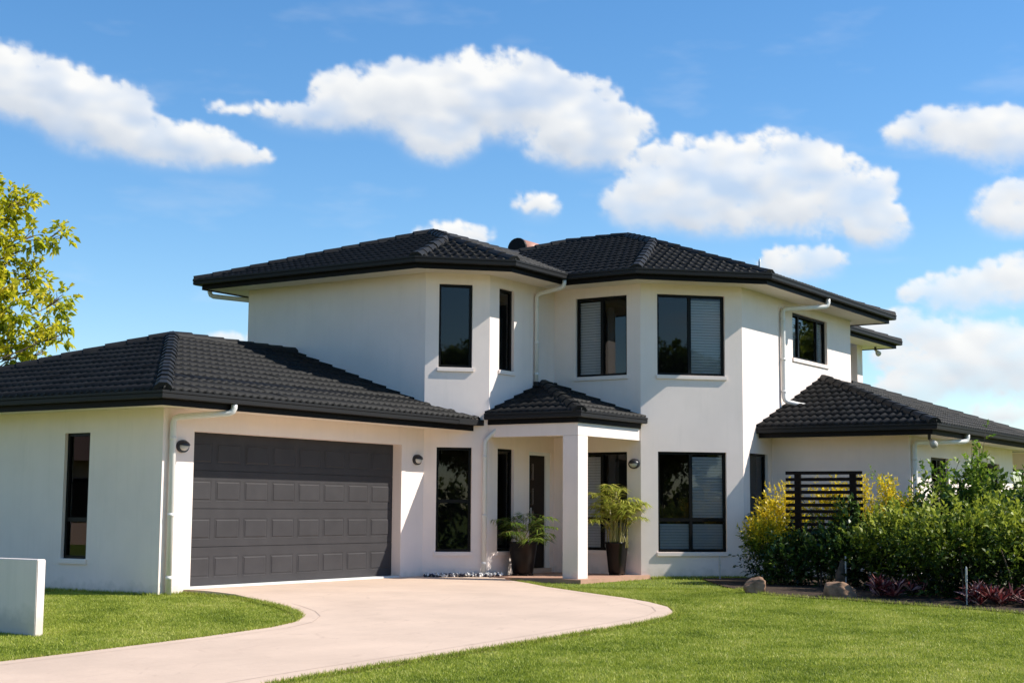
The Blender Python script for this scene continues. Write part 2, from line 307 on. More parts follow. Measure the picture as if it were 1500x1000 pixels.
DRV_R = [(21.0, 13.75), (20.55, 13.05), (19.75, 12.20), (18.89, 11.09), (18.15, 10.11), (17.63, 9.30), (17.17, 8.79), (16.64, 8.45), (16.05, 8.26), (15.32, 8.20), (14.03, 8.24), (12.75, 8.28), (11.62, 8.32), (10.67, 8.38), (9.77, 8.41), (9.14, 8.41), (-25, 8.4)]
def rise(x, y): return .03+.045*min(max((y-13.2)/1.6, 0), 1)*(1 if x < 21.2 else 1)
drv_poly = [(20.03, 15.41), (20.03, 15.26), (20.64, 15.26), (21.3, 14.6), (21.3, 14.0)]+DRV_R+list(reversed(DRV_L))
driveway = tag(sheet('driveway', drv_poly, rise, M_conc, .09), kind='structure')
def ribbon(name, pts, w0, w1, off, m):
    # strip along a polyline between lateral offsets w0 and w1 (left of travel positive)
    vs = []; fs = []; out = []
    P = []
    for i in range(len(pts)-1):
        a, b = Vector(pts[i]), Vector(pts[i+1]); n = max(1, int((b-a).length/.15)) if (b-a).length < 10 else 60
        for k in range(n): P.append(a.lerp(b, k/n))
    P.append(Vector(pts[-1]))
    for i, p in enumerate(P):
        t = (P[min(i+1, len(P)-1)]-P[max(i-1, 0)]).normalized(); nn = Vector((-t.y, t.x)); j = RNG.uniform(-.02, .02) if m is M_dirt else 0
        for w in (w0, w1+j*1.5): q = p+nn*w; vs.append((q.x, q.y, gz(q.x, q.y)+off(q.x, q.y)))
    for i in range(len(P)-1): fs.append((2*i, 2*i+1, 2*i+3, 2*i+2))
    mb = MB(); mb.add(vs, fs); return mb.build(name, m, smooth=True)
M_groove = mat('groove', (.44, .33, .26), .9)
edgeL = ribbon('driveway_edge_soil', DRV_L[1:], -.07, .02, lambda x, y: .012, M_dirt); tag(edgeL, kind='structure')
edgeR = ribbon('driveway_edge_soil', DRV_R, -.03, .13, lambda x, y: .012, M_dirt); tag(edgeR, kind='structure')
for pts, a, b in ((DRV_L[1:], .20, .208), (DRV_R, -.208, -.20)):
    bo = ribbon('driveway_border_groove', pts, a, b, lambda x, y: rise(x, y)+.003, M_groove); tag(bo, kind='structure')
BED = [(25.0, 11.2), (24.2, 11.7), (21.9, 10.2), (21.3, 9.72), (20.67, 9.2), (20.07, 8.61), (19.75, 7.75), (19.68, 7.2), (19.50, 6.25), (19.37, 5.5), (19.15, 4.7), (18.95, 3.7), (19.4, 3.1), (22, 2.7), (24.5, 3.3), (26.0, 4.6), (29, 6.6), (33.3, 7.6), (33.3, 8.5), (26.4, 8.6), (26.3, 11.2)]
bed = tag(sheet('garden_bed', BED, .02, M_bed, .06), kind='structure')
porch = MB(); porch.add([(21.3, 14.45, -.03), (21.3, 12.5, -.03), (23.75, 12.5, -.03), (23.63, 12.62, -.03), (23.63, 14.45, -.03), (21.3, 14.45, -.14), (21.3, 12.5, -.14), (23.75, 12.5, -.14), (23.63, 12.62, -.14), (23.63, 14.45, -.14)], [(0, 1, 2, 3, 4), (9, 8, 7, 6, 5), (0, 5, 6, 1), (1, 6, 7, 2), (2, 7, 8, 3), (3, 8, 9, 4), (4, 9, 5, 0)])
tag(porch.build('porch_floor', M_porch), kind='structure')
# ---------------------------------------------------------------- house: walls and openings
house = empty('house', (22, 14.5, -.1))
tag(house, 'white rendered two-storey house with black tiled hip roofs and double garage', 'house')
def unit(p0, p1):
    l = math.hypot(p1[0]-p0[0], p1[1]-p0[1]); return ((p1[0]-p0[0])/l, (p1[1]-p0[1])/l), l
def wall(p0, p1, z0, z1, ops=(), depth=.13):
    U, ln = unit(p0, p1); I = (-U[1], U[0])      # inward
    us = sorted({0, ln, *[o[0] for o in ops], *[o[1] for o in ops]}); zs = sorted({z0, z1, *[o[2] for o in ops], *[o[3] for o in ops]})
    mb = MB(); P = lambda u, z, n=0: (p0[0]+U[0]*u+I[0]*n, p0[1]+U[1]*u+I[1]*n, z)
    for i in range(len(us)-1):
        for j in range(len(zs)-1):
            cu, cz = (us[i]+us[i+1])/2, (zs[j]+zs[j+1])/2
            if any(o[0] < cu < o[1] and o[2] < cz < o[3] for o in ops): continue
            mb.add([P(us[i], zs[j]), P(us[i+1], zs[j]), P(us[i+1], zs[j+1]), P(us[i], zs[j+1])], [(0, 1, 2, 3)])
    for (a, b, c, e) in ops:
        for q in ([(a, c), (a, e)], [(a, e), (b, e)], [(b, e), (b, c)], [(b, c), (a, c)]):
            mb.add([P(*q[0]), P(*q[1]), P(*q[1], depth), P(*q[0], depth)], [(0, 1, 2, 3)])
    o = mb.build('wall', M_wall, house); return U, I
def window(p0, U, I, u0, u1, z0, z1, mull=(), transom=None, blinds=(), sill=True, label=None):
    """black aluminium window: part 'window' (frame) with panes, blinds and sill as sub-parts"""
    a, b, fw = .055, .105, .045
    mb = MB()
    mb.box(p0, U, I, (u0, u0+fw), (z0, z1), (a, b)); mb.box(p0, U, I, (u1-fw, u1), (z0, z1), (a, b))
    mb.box(p0, U, I, (u0+fw, u1-fw), (z0, z0+fw), (a, b)); mb.box(p0, U, I, (u0+fw, u1-fw), (z1-fw, z1), (a, b))
    xs = [u0+fw]; 
    for m_ in mull:
        c = u0+(u1-u0)*m_; mb.box(p0, U, I, (c-.03, c+.03), (z0+fw, z1-fw), (a+.004, b)); xs += [c-.03, c+.03]
    xs.append(u1-fw); zs = [z0+fw]
    if transom:
        for k in range(0, len(xs), 2): mb.box(p0, U, I, (xs[k], xs[k+1]), (transom-.03, transom+.03), (a+.006, b))
        zs += [transom-.03, transom+.03]
    zs.append(z1-fw)
    w = mb.build('window', M_frame, house)
    cells = []
    for i in range(0, len(xs), 2):
        for j in range(0, len(zs), 2):
            ua, ub, za, zb = xs[i], xs[i+1], zs[j], zs[j+1]; dp = .085+(.006 if (i//2) % 2 else 0)
            g = MB(); g.box(p0, U, I, (ua-.004, ub+.004), (za-.004, zb+.004), (dp, dp)); 
            g2 = MB(); P = lambda u, z: (p0[0]+U[0]*u+I[0]*dp, p0[1]+U[1]*u+I[1]*dp, z)
            g2.add([P(ua-.004, za-.004), P(ub+.004, za-.004), P(ub+.004, zb+.004), P(ua-.004, zb+.004)], [(0, 1, 2, 3)])
            g2.build('pane', M_glass, w)
            if (i//2, j//2) in blinds:
                bl = MB(); n = int((zb-za)/.05)
                for k in range(n):
                    zc = za+.02+k*.05; n0 = .125
                    vs = []
                    for uu in (ua-.02, ub+.02):
                        for (nn, zz) in ((n0-.009, zc-.012), (n0+.009, zc+.034)): vs.append((p0[0]+U[0]*uu+I[0]*nn, p0[1]+U[1]*uu+I[1]*nn, zz))
                    bl.add(vs, [(0, 2, 3, 1)])
                bl.build('blind', M_blind, w)
    # dark room behind: dimness is put into the near-black slab and partition colour
    if sill:
        s = MB(); s.box(p0, U, I, (u0-.03, u1+.03), (z0-.075, z0-.002), (-.03, .05)); s.build('sill', M_wall, w, bevel=.006)
    return w
ZB = -.16
# garage side wall
p = (X0, 22.0); U, I = wall(p, (X0, YG), ZB, 2.62, [(4.73, 5.265, .37, 2.175)]); window(p, U, I, 4.73, 5.265, .37, 2.175, (), .93)
# garage front
DX0, DX1 = 15.172, 20.023
p = (X0, YG); U, I = wall(p, (X1, YG), ZB, 2.62, [(DX0-X0, DX1-X0, ZB+.02, 2.19)], .2)
# upper long wall
wall((X1, 19.44), (X1, YG), 2.3, 5.3)
C1 = math.hypot(XA1-X1, YG-YA1)
p = (X1, YG); ops = [(.24, .835, 3.57, 5.035), (.225, .845, .385, 2.178)]; U, I = wall(p, (XA1, YA1), ZB, 5.3, ops)
window(p, U, I, *ops[0]); window(p, U, I, *ops[1], (), 1.25)
p = (XA1, YA1); ops = [(.30, .785, 3.57, 5.03), (.28, .81, .385, 2.178), (1.31, 2.06, -.03, 2.16)]; U, I = wall(p, (XI, YA1), ZB, 5.3, ops)
window(p, U, I, *ops[0]); window(p, U, I, *ops[1])
DOORP = (p, U, I)
p = (XI, YA1); ops = [(.465, 1.548, 3.56, 5.03), (.465, 1.548, .39, 2.165)]; U, I = wall(p, (XI, YB), ZB, 5.3, ops)
window(p, U, I, *ops[0], (.49,), None, [(0, 0)]); window(p, U, I, *ops[1], (.49,), .95, [(0, 1), (0, 0), (1, 0)])
p = (XI, YB); ops = [(.318, 1.614, 3.56, 5.04), (.322, 1.622, .375, 2.17)]; U, I = wall(p, (XA2, YA2), ZB, 5.3, ops)
window(p, U, I, *ops[0], (.49,), None, [(1, 0)]); window(p, U, I, *ops[1], (.49,), .95, [(1, 1), (0, 0), (1, 0)])
p = (XA2, YA2); ops = [(.28, 1.11, .375, 2.175), (2.416, 4.28, 4.13, 5.04)]; U, I = wall(p, (30.66, YA2), ZB, 5.3, ops)
window(p, U, I, *ops[0]); window(p, U, I, *ops[1], (.24, .77), None, [(0, 0), (2, 0)])
wall((30.66, YA2), (30.66, 12.9), 2.3, 5.3)
p = (XW, YA2); wall(p, (XW, YW), ZB, 2.62)
p = (XW, YW); ops = [(1.24, 2.32, .45, 2.14), (4.27, 5.97, .45, 2.14)]; U, I = wall(p, (33.37, YW), ZB, 2.62, ops)
window(p, U, I, *ops[0], (.5,)); window(p, U, I, *ops[1], (.68,))
wall((33.37, YW), (33.37, 11.0), ZB, 2.62); p = (34.7, 11.0); U, I = wall(p, (34.7, 7.95), ZB, 2.47, [(1.5, 2.3, .4, 2.1)]); window(p, U, I, 1.5, 2.3, .4, 2.1)
mb = MB(); mb.abox((33.40, 34.85), (8.02, 11.2), (2.475, 2.50)); mb.build('verandah_ceiling', M_soffit, house)
mb = MB(); mb.abox((34.12, 34.95), (7.86, 11.3), (2.503, 2.64)); mb.build('verandah_roof', M_gutter, house)
# far upper block and its corner pier
wall((30.66, 13.3), (35.25, 13.3), 2.3, 5.3)
mb = MB(); mb.abox((35.2, 35.57), (12.74, 13.1), (2.3, 5.3)); mb.build('pier', M_wall, house)
wall((35.25, 13.3), (35.25, 18), 2.3, 5.3)
# closing walls that the camera does not face
wall((30.66, 13.3), (30.66, 19.44), 2.3, 5.3); wall((30.66, 19.44), (X1, 19.44), 2.3, 5.3); wall((33.37, 22), (X0, 22), ZB, 2.62); wall((33.37, 10.2), (33.37, 22), ZB, 2.62)
M_room = mat('unlit_room_tone', (.07, .062, .055), .9)  # near-black so rooms read unlit: shade put into the interior colour
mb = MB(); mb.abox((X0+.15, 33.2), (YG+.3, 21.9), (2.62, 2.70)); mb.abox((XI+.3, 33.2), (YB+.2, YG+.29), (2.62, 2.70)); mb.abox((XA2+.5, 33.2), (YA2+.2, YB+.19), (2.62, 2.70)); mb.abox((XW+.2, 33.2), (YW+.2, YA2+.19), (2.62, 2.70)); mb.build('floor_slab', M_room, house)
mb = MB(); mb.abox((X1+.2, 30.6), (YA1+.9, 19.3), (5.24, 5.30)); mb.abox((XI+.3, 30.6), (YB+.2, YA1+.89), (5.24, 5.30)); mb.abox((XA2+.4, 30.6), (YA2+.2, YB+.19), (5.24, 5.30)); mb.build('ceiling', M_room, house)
mb = MB()
for z0_, z1_ in ((-.1, 2.6), (2.71, 5.23)):
    mb.abox((22.6, 22.66), (15.6, 19.3), (z0_, z1_)); mb.abox((X1+.4, 30.5), (16.3, 16.36), (z0_, z1_)); mb.abox((26.2, 26.26), (12.6, 16.2), (z0_, z1_)); mb.abox((26.3, 30.5), (13.4, 13.46), (z0_, z1_))
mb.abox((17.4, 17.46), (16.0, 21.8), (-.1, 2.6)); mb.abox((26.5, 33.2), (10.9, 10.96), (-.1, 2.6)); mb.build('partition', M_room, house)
# porch beams, ceiling and post
mb = MB(); mb.abox((21.445, 21.775), (12.64, 12.94), (-.031, 2.36)); tag(mb.build('porch_post', M_wall, house, bevel=.006))
mb = MB(); mb.abox((21.445, 21.62), (12.64, 14.445), (2.362, 2.60)); mb.build('porch_beam', M_wall, house)
mb = MB(); mb.abox((21.622, XI-.003), (12.64, 12.82), (2.362, 2.60)); mb.build('porch_beam', M_wall, house)
mb = MB(); mb.abox((21.63, XI-.01), (12.83, 14.44), (2.45, 2.48)); mb.build('porch_ceiling', M_soffit, house)
# front door
p, U, I = DOORP
mb = MB()
for a, b in ((1.31, 1.355), (1.925, 2.06)): mb.box(p, U, I, (a, b), (-.03, 2.16), (.02, .12))
mb.box(p, U, I, (1.355, 1.925), (2.10, 2.16), (.02, .12)); mb.build('door_frame', M_white, house)
mb = MB(); mb.box(p, U, I, (1.357, 1.923), (.06, 2.098), (.05, .10)); fd = mb.build('front_door', M_wood, house, bevel=.003)
for zc in (.45, .95, 1.35, 1.8):
    mb = MB(); mb.box(p, U, I, (1.46, 1.54), (zc-.15, zc+.15), (.046, .0495)); mb.build('pane', M_glass, fd)
mb = MB(); mb.box(p, U, I, (1.39, 1.41), (.85, 1.15), (.0, .02)); mb.box(p, U, I, (1.392, 1.408), (.88, .9), (.02, .05)); mb.box(p, U, I, (1.392, 1.408), (1.1, 1.12), (.02, .05)); mb.build('handle', M_steel, fd)
mb = MB(); mb.box(p, U, I, (1.30, 2.07), (-.029, .055), (-.02, .13)); mb.build('door_step', M_conc, house)
# garage door with raised panels
p = (DX0-.16, YD); U, I = (1, 0), (0, 1); GW = DX1-DX0+.16+.002
mb = MB()
for k in range(4): mb.box(p, U, I, (0, GW), (.005+k*.548, .005+(k+1)*.548-.008), (0, .04))
mb.box(p, U, I, (0, GW), (.005, 2.20), (.012, .045)); gd = mb.build('garage_door', M_door, house)
pw = .604
def panel_mesh(w, h):
    # raised-and-fielded panel: recess ring, then a raised centre
    o = [(0, 0, 0), (w, 0, 0), (w, 0, h), (0, 0, h)]; b = .014; c = .034
    i1 = [(b, .014, b), (w-b, .014, b), (w-b, .014, h-b), (b, .014, h-b)]; i2 = [(c, -.006, c), (w-c, -.006, c), (w-c, -.006, h-c), (c, -.006, h-c)]
    o = [(x, -.002, z) for x, y, z in o]
    me = bpy.data.meshes.new('raised_panel'); fs = []
    for s_ in (0, 4):
        for k in range(4): fs.append((s_+k, s_+(k+1) % 4, s_+4+(k+1) % 4, s_+4+k))
    fs.append((8, 9, 10, 11)); me.from_pydata(o+[(x, .006, z) for x, y, z in i1]+[(x, -.008, z) for x, y, z in i2], [], fs); me.update(); me.materials.append(M_door); return me
pm = panel_mesh(.51, .30)
for k in range(4):
    for j in range(8):
        o = link_mesh('raised_panel', pm, M_door); o.location = (15.214+j*pw, YD-.001, .112+k*.545); o.parent = gd; o.matrix_parent_inverse = wmat(gd).inverted()
mb = MB(); mb.abox((DX0-.0, DX1), (YG+.01, YD+.02), (-.05, -.002)); mb.build('door_sill', M_white, house)
# ---------------------------------------------------------------- roofs
PITCHM = .352; CP = math.cos(math.atan(PITCHM)); GAUGE = .33; TW = .30
def prof(u): return .030*(.5+.5*math.cos(2*math.pi*u/.15))**1.4
def tile_arrays():
    n = 12; vs = []; fs = []
    for i in range(n+1):
        u = TW*i/n; h = prof(u)
        vs += [(u, -.03, .040+h), (u, GAUGE+.05, .004+h*.98), (u, -.03, .006+h*.8)]
    for i in range(n):
        a = 3*i; b = a+3; fs += [(a, b, b+1, a+1), (a+2, b+2, b, a)]
    return vs, fs
TV, TF = tile_arrays()
TILE_ME = bpy.data.meshes.new('tile'); TILE_ME.from_pydata(TV, [], TF); TILE_ME.update(); TILE_ME.materials.append(M_tile)
TILE_ME.polygons.foreach_set('use_smooth', [True]*len(TILE_ME.polygons))
def slope(roof, pts, I2, ze, e0, singles):
    """pts: convex plan polygon (x,y) of one roof plane; I2 inward plan unit; e0 a point on the eave line"""
    Ux, Uy = I2[1], -I2[0]                       # U x I = Z
    zdir = Vector((I2[0]*CP, I2[1]*CP, PITCHM*CP)); ud = Vector((Ux, Uy, 0)); nrm = ud.cross(zdir)
    O = Vector((e0[0], e0[1], ze))
    loc = []
    for x, y in pts:
        dx, dy = x-e0[0], y-e0[1]; loc.append((dx*Ux+dy*Uy, (dx*I2[0]+dy*I2[1])/CP))
    ar = sum(loc[i][0]*loc[(i+1) % len(loc)][1]-loc[(i+1) % len(loc)][0]*loc[i][1] for i in range(len(loc)))
    if ar < 0: loc.reverse()
    edges = []
    for i in range(len(loc)):
        a, b = loc[i], loc[(i+1) % len(loc)]
        if abs(a[1]) < .01 and abs(b[1]) < .01: continue
        l = math.hypot(b[0]-a[0], b[1]-a[1])
        if l < 1e-4: continue
        edges.append((a, ((b[1]-a[1])/l, -(b[0]-a[0])/l)))
    umin, umax = min(q[0] for q in loc), max(q[0] for q in loc); smax = max(q[1] for q in loc)
    Mx = Matrix((ud, zdir, nrm)).transposed().to_4x4(); Mx.translation = O
    joined = MB(); jb = bmesh.new(); nsing = 0
    for row in range(int(smax/GAUGE)+1):
        s0 = row*GAUGE; c = math.floor(umin/TW)*TW+(.15 if row % 2 else 0)-TW
        while c < umax:
            u0 = c; c += TW
            cor = [(u0, s0-.03), (u0+TW, s0-.03), (u0+TW, s0+GAUGE+.05), (u0, s0+GAUGE+.05)]
            out = False; cut = []
            for a, n in edges:
                dist = [(q[0]-a[0])*n[0]+(q[1]-a[1])*n[1] for q in cor]
                if min(dist) > -.01: out = True; break
                if max(dist) > 0: cut.append((a, n))
            if out: continue
            T = Mx @ Matrix.Translation((u0, s0, RNG.uniform(-.003, .003)))
            if not cut and singles:
                o = bpy.data.objects.new('tile', TILE_ME); COL.objects.link(o); o.matrix_basis = T; attach(o, roof); continue
            bm = bmesh.new(); vv = [bm.verts.new(v) for v in TV]
            for f in TF: bm.faces.new([vv[i] for i in f])
            for a, n in cut:
                bmesh.ops.bisect_plane(bm, geom=bm.verts[:]+bm.edges[:]+bm.faces[:], plane_co=(a[0]-u0, a[1]-s0, 0), plane_no=(n[0], n[1], 0), clear_outer=True)
            if not bm.faces: bm.free(); continue
            if singles:
                me = bpy.data.meshes.new('tile'); 
                for f in bm.faces: f.smooth = True
                bm.to_mesh(me); me.materials.append(M_tile); o = bpy.data.objects.new('tile', me); COL.objects.link(o); o.matrix_basis = T; attach(o, roof)
            else:
                bm.verts.index_update(); joined.add([T @ v.co for v in bm.verts], [[v.index for v in f.verts] for f in bm.faces])
            bm.free()
    jb.free()
    if joined.v:
        V = np.array(joined.v); me = bpy.data.meshes.new('tile_field'); c = V.mean(0); me.from_pydata((V-c).tolist(), [], joined.f); me.update(); me.materials.append(M_tile)
        me.polygons.foreach_set('use_smooth', [True]*len(me.polygons))
        o = bpy.data.objects.new('tile_field', me); COL.objects.link(o); o.location = c; attach(o, roof); o['kind'] = 'stuff'
def deck(name, polys):
    mb = MB()
    for pl in polys: mb.add(pl, [tuple(range(len(pl)))])
    me = bpy.data.meshes.new(name); V = np.array(mb.v); c = V.mean(0); c[2] = V[:, 2].min(); me.from_pydata((V-c).tolist(), [], mb.f); me.update(); me.materials.append(M_deck)
    o = bpy.data.objects.new(name, me); COL.objects.link(o); o.location = c; attach(o, house); return o
def cap_mesh():
    cs = [(-.125, -.07), (-.1, -.02), (-.045, .022), (.045, .022), (.1, -.02), (.125, -.07)]
    vs = []; fs = []
    for y, s, dz in ((-.02, 1.03, .016), (.40, .95, -.002), (-.02, .93, .0)):
        for x, z in cs: vs.append((x*s, y, z*s+dz))
    n = len(cs)
    for i in range(n-1): fs += [(i, i+1, n+i+1, n+i)]
    fs.append(tuple(range(n)))
    me = bpy.data.meshes.new('ridge_cap'); me.from_pydata(vs, [], fs); me.update(); me.materials.append(M_cap); return me
CAP_ME = cap_mesh()
def caps(roof, a, b, lift=.066):
    a = Vector(a); b = Vector(b)
    if b.z < a.z: a, b = b, a
    t = (b-a).normalized(); ln = (b-a).length; x = t.cross(Vector((0, 0, 1))).normalized(); z = x.cross(t); n = max(1, int(round(ln/.37)))
    for k in range(n):
        q = a+t*(k*ln/n)+z*(lift+RNG.uniform(-.004, .004)); Mx = Matrix((x, t, z)).transposed().to_4x4(); Mx.translation = q
        o = bpy.data.objects.new('ridge_cap', CAP_ME); COL.objects.link(o); o.matrix_basis = Mx @ Matrix.Rotation(RNG.uniform(-.012, .012), 4, 'Z'); attach(o, roof)
def sweep(name, pr, path, m, parent, closed_prof=True):
    """profile pr [(outward offset, z)] swept along plan path; outward is right of travel; corners mitred"""
    n = len(path); nrm = []
    for i in range(n-1):
        U, _ = unit(path[i], path[i+1]); nrm.append((U[1], -U[0]))
    mb = MB(); k = len(pr); vs = []
    for i in range(n):
        if i == 0: o = nrm[0]
        elif i == n-1: o = nrm[-1]
        else:
            a, b = nrm[i-1], nrm[i]; dt = 1+a[0]*b[0]+a[1]*b[1]; o = ((a[0]+b[0])/dt, (a[1]+b[1])/dt)
        for (q, z) in pr: vs.append((path[i][0]+o[0]*q, path[i][1]+o[1]*q, z))
    fs = []
    for i in range(n-1):
        for j in range(k if closed_prof else k-1): fs.append((i*k+j, i*k+(j+1) % k, (i+1)*k+(j+1) % k, (i+1)*k+j))
    if closed_prof: fs.append(tuple(range(k))); fs.append(tuple((n-1)*k+j for j in reversed(range(k))))
    mb.add(vs, fs); return mb.build(name, m, parent)
def eaves(roof, wallpath, ov, zg, soff=True, m_s=None):
    """gutter, fascia and soffit along a wall path (outside on the right); zg = gutter top"""
    sweep('gutter', [(ov+.002, zg-.10), (ov+.09, zg-.112), (ov+.118, zg-.10), (ov+.122, zg-.05), (ov+.112, zg-.045), (ov+.125, zg-.035), (ov+.127, zg-.004), (ov+.115, zg), (ov+.106, zg-.008), (ov+.100, zg-.09), (ov+.002, zg-.085)], wallpath, M_gutter, roof)
    sweep('fascia', [(ov-.022, zg-.195), (ov, zg-.195), (ov, zg-.015), (ov-.022, zg-.015)], wallpath, M_fascia, roof)
    if soff: sweep('soffit', [(.004, zg-.172), (ov-.024, zg-.172), (ov-.024, zg-.160), (.004, zg-.160)], wallpath, M_soffit, roof)
ZL, ZU = 2.66, 5.36
def z_at(ze, v): return ze+PITCHM*v
OV = .62; T_ = .67
# --- garage roof
ex, ey = X0-T_, YG-T_; RW = 18.285-ey; fy = ey+2*RW
pk = (ex+RW, ey+RW); re = (X1, ey+RW); zr = z_at(ZL, RW)
garage_roof = deck('garage_roof', [[(ex, fy, ZL), (ex, ey, ZL), (*pk, zr)], [(ex, ey, ZL), (X1+.66, ey, ZL), (X1, YG, z_at(ZL, .67)), (X1, ey+RW, zr), (*pk, zr)], [(*pk, zr), (X1, ey+RW, zr), (X1, fy, ZL), (ex, fy, ZL)]])
slope(garage_roof, [(ex, fy), (ex, ey), pk], (1, 0), ZL, (ex, fy), True)
slope(garage_roof, [(ex, ey), (X1+.665, ey), (X1, YG), (ex+.67, YG)], (0, 1), ZL, (ex, ey), False)
slope(garage_roof, [(ex+.67, YG), (X1, YG), (X1, ey+RW), pk], (0, 1), ZL, (ex, ey), False)
caps(garage_roof, (ex, ey, ZL), (*pk, zr)); caps(garage_roof, (ex, fy, ZL), (*pk, zr)); caps(garage_roof, (*pk, zr), (X1, ey+RW, zr-.001))
eaves(garage_roof, [(22, fy-T_), (X0, fy-T_), (X0, YG), (X1, YG)], OV, ZL)
mb = MB(); mb.add([(X1, YG-OV-.127, ZL-.10), (X1+.75, YG-OV-.127, ZL-.10), (X1+.62, YG-OV, ZL-.10), (X1, YG-OV, ZL-.10), (X1, YG-OV-.127, ZL), (X1+.75, YG-OV-.127, ZL), (X1+.62, YG-OV, ZL), (X1, YG-OV, ZL)], [(0, 1, 2, 3), (4, 7, 6, 5), (0, 4, 5, 1), (1, 5, 6, 2), (2, 6, 7, 3), (3, 7, 4, 0)]); mb.build('gutter', M_gutter, garage_roof)
mb = MB(); mb.abox((X1, X1+.61), (YG-OV, YG-OV+.02), (ZL-.195, ZL-.015)); mb.build('fascia', M_fascia, garage_roof)
mb = MB(); mb.add([(X1, YG-.004, ZL-.172), (X1, YG-OV+.024, ZL-.172), (X1+.58, YG-OV+.024, ZL-.172), (X1, YG-.004, ZL-.16), (X1, YG-OV+.024, ZL-.16), (X1+.58, YG-OV+.024, ZL-.16)], [(0, 1, 2), (5, 4, 3), (0, 3, 4, 1), (1, 4, 5, 2), (2, 5, 3, 0)]); mb.build('soffit', M_soffit, garage_roof)
# --- upper roof, two joined hipped blocks
b_ = math.tan(R(22.5))*T_
xb1 = X1-T_; ya1 = YA1-T_; fy1 = 19.44+.74; xb2 = XI-T_; ya2 = YA2-T_; xe2 = 30.66+.81
cA = (xb1, YG-b_); cB = (XA1-b_, ya1); cI = (xb2, ya1); cC = (xb2, YB-b_); cD = (XA2-b_, ya2); cE = (xe2, ya2)
s1 = ((xb1+ya1)/2**.5-((X1+YG)/2**.5-T_))/(1-2**.5); q1 = (xb1+s1, ya1+s1)
s2 = ((xb2+ya2)/2**.5-((XI+YB)/2**.5-T_))/(1-2**.5); q2 = (xb2+s2, ya2+s2)
h1 = (fy1-ya1)/2; P1 = (xb1+h1, ya1+h1); h2 = (xe2-xb2)/2; P2_ = (xb2+h2, ya2+h2); RE2 = (xb2+h2, 16.3)
V1 = (xb2+h1, ya1+h1)                       # valley meets the first block's ridge
def z3(p, v): return (p[0], p[1], z_at(ZU, v))
zz1, zz2 = z_at(ZU, h1), z_at(ZU, h2)
back = (RE2[0]-3.2, RE2[1]+3.2)
upper_roof = deck('upper_roof', [
    [(xb1, fy1, ZU), (*cA, ZU), z3(q1, s1), (*P1, zz1)], [(*cA, ZU), (*cB, ZU), z3(q1, s1)],
    [(*cB, ZU), (*cI, ZU), (*V1, zz1), (*P1, zz1), z3(q1, s1)],
    [(*cI, ZU), (*cC, ZU), z3(q2, s2), (*P2_, zz2), (*RE2, zz2), (back[0], back[1], zz2-3.2*PITCHM), (*V1, zz1)],
    [(*cC, ZU), (*cD, ZU), z3(q2, s2)], [(*cD, ZU), (*cE, ZU), (*P2_, zz2), z3(q2, s2)],
    [(*cE, ZU), (xe2, RE2[1]+h2, ZU), (*RE2, zz2), (*P2_, zz2)], [(*RE2, zz2), (xe2, RE2[1]+h2, ZU), (xb2, RE2[1]+h2, ZU)], [(*P1, zz1), (*V1, zz1), (V1[0], fy1, ZU), (xb1, fy1, ZU)]])
slope(upper_roof, [(xb1, fy1), cA, q1, P1], (1, 0), ZU, (xb1, fy1), False)
k2 = 2**-.5
slope(upper_roof, [cA, cB, q1], (k2, k2), ZU, cA, False)
slope(upper_roof, [cB, cI, V1, P1, q1], (0, 1), ZU, cB, False)
slope(upper_roof, [cI, cC, q2, P2_, RE2, (RE2[0]-.68, RE2[1]+.68), V1], (1, 0), ZU, cI, False)
slope(upper_roof, [cC, cD, q2], (k2, k2), ZU, cC, False)
slope(upper_roof, [cD, cE, P2_, q2], (0, 1), ZU, cD, False)
for a, b in (((xb1, fy1, ZU), (*P1, zz1)), ((*cA, ZU), z3(q1, s1)), ((*cB, ZU), z3(q1, s1)), (z3(q1, s1), (*P1, zz1)), ((*P1, zz1), (*V1, zz1-.001)), ((*cC, ZU), z3(q2, s2)), ((*cD, ZU), z3(q2, s2)), (z3(q2, s2), (*P2_, zz2)), ((*P2_, zz2), (*RE2, zz2-.001)), ((*cE, ZU), (*P2_, zz2)), ((back[0], back[1], zz2-3.2*PITCHM), (*RE2, zz2))):
    caps(upper_roof, a, b)
eaves(upper_roof, [(26, 19.44), (X1, 19.44), (X1, YG), (XA1, YA1), (XI, YA1), (XI, YB), (XA2, YA2), (30.78, YA2), (30.78, 20)], OV, ZU+.03)
# --- far block roof
fx, fy2 = 36.40, 12.07
far_roof = deck('rear_roof', [[(30.2, fy2, ZU), (fx, fy2, ZU), (fx-2.6, fy2+2.6, z_at(ZU, 2.6)), (30.2, fy2+2.6, z_at(ZU, 2.6))], [(fx, fy2, ZU), (fx, fy2+5.2, ZU), (fx-2.6, fy2+2.6, z_at(ZU, 2.6))]])
slope(far_roof, [(30.2, fy2), (fx, fy2), (fx-2.6, fy2+2.6), (30.2, fy2+2.6)], (0, 1), ZU, (30.2, fy2), False)
caps(far_roof, (fx, fy2, ZU), (fx-2.6, fy2+2.6, z_at(ZU, 2.6)))
eaves(far_roof, [(31.0, 12.74), (35.7, 12.74), (35.7, 18)], OV, ZU+.03)
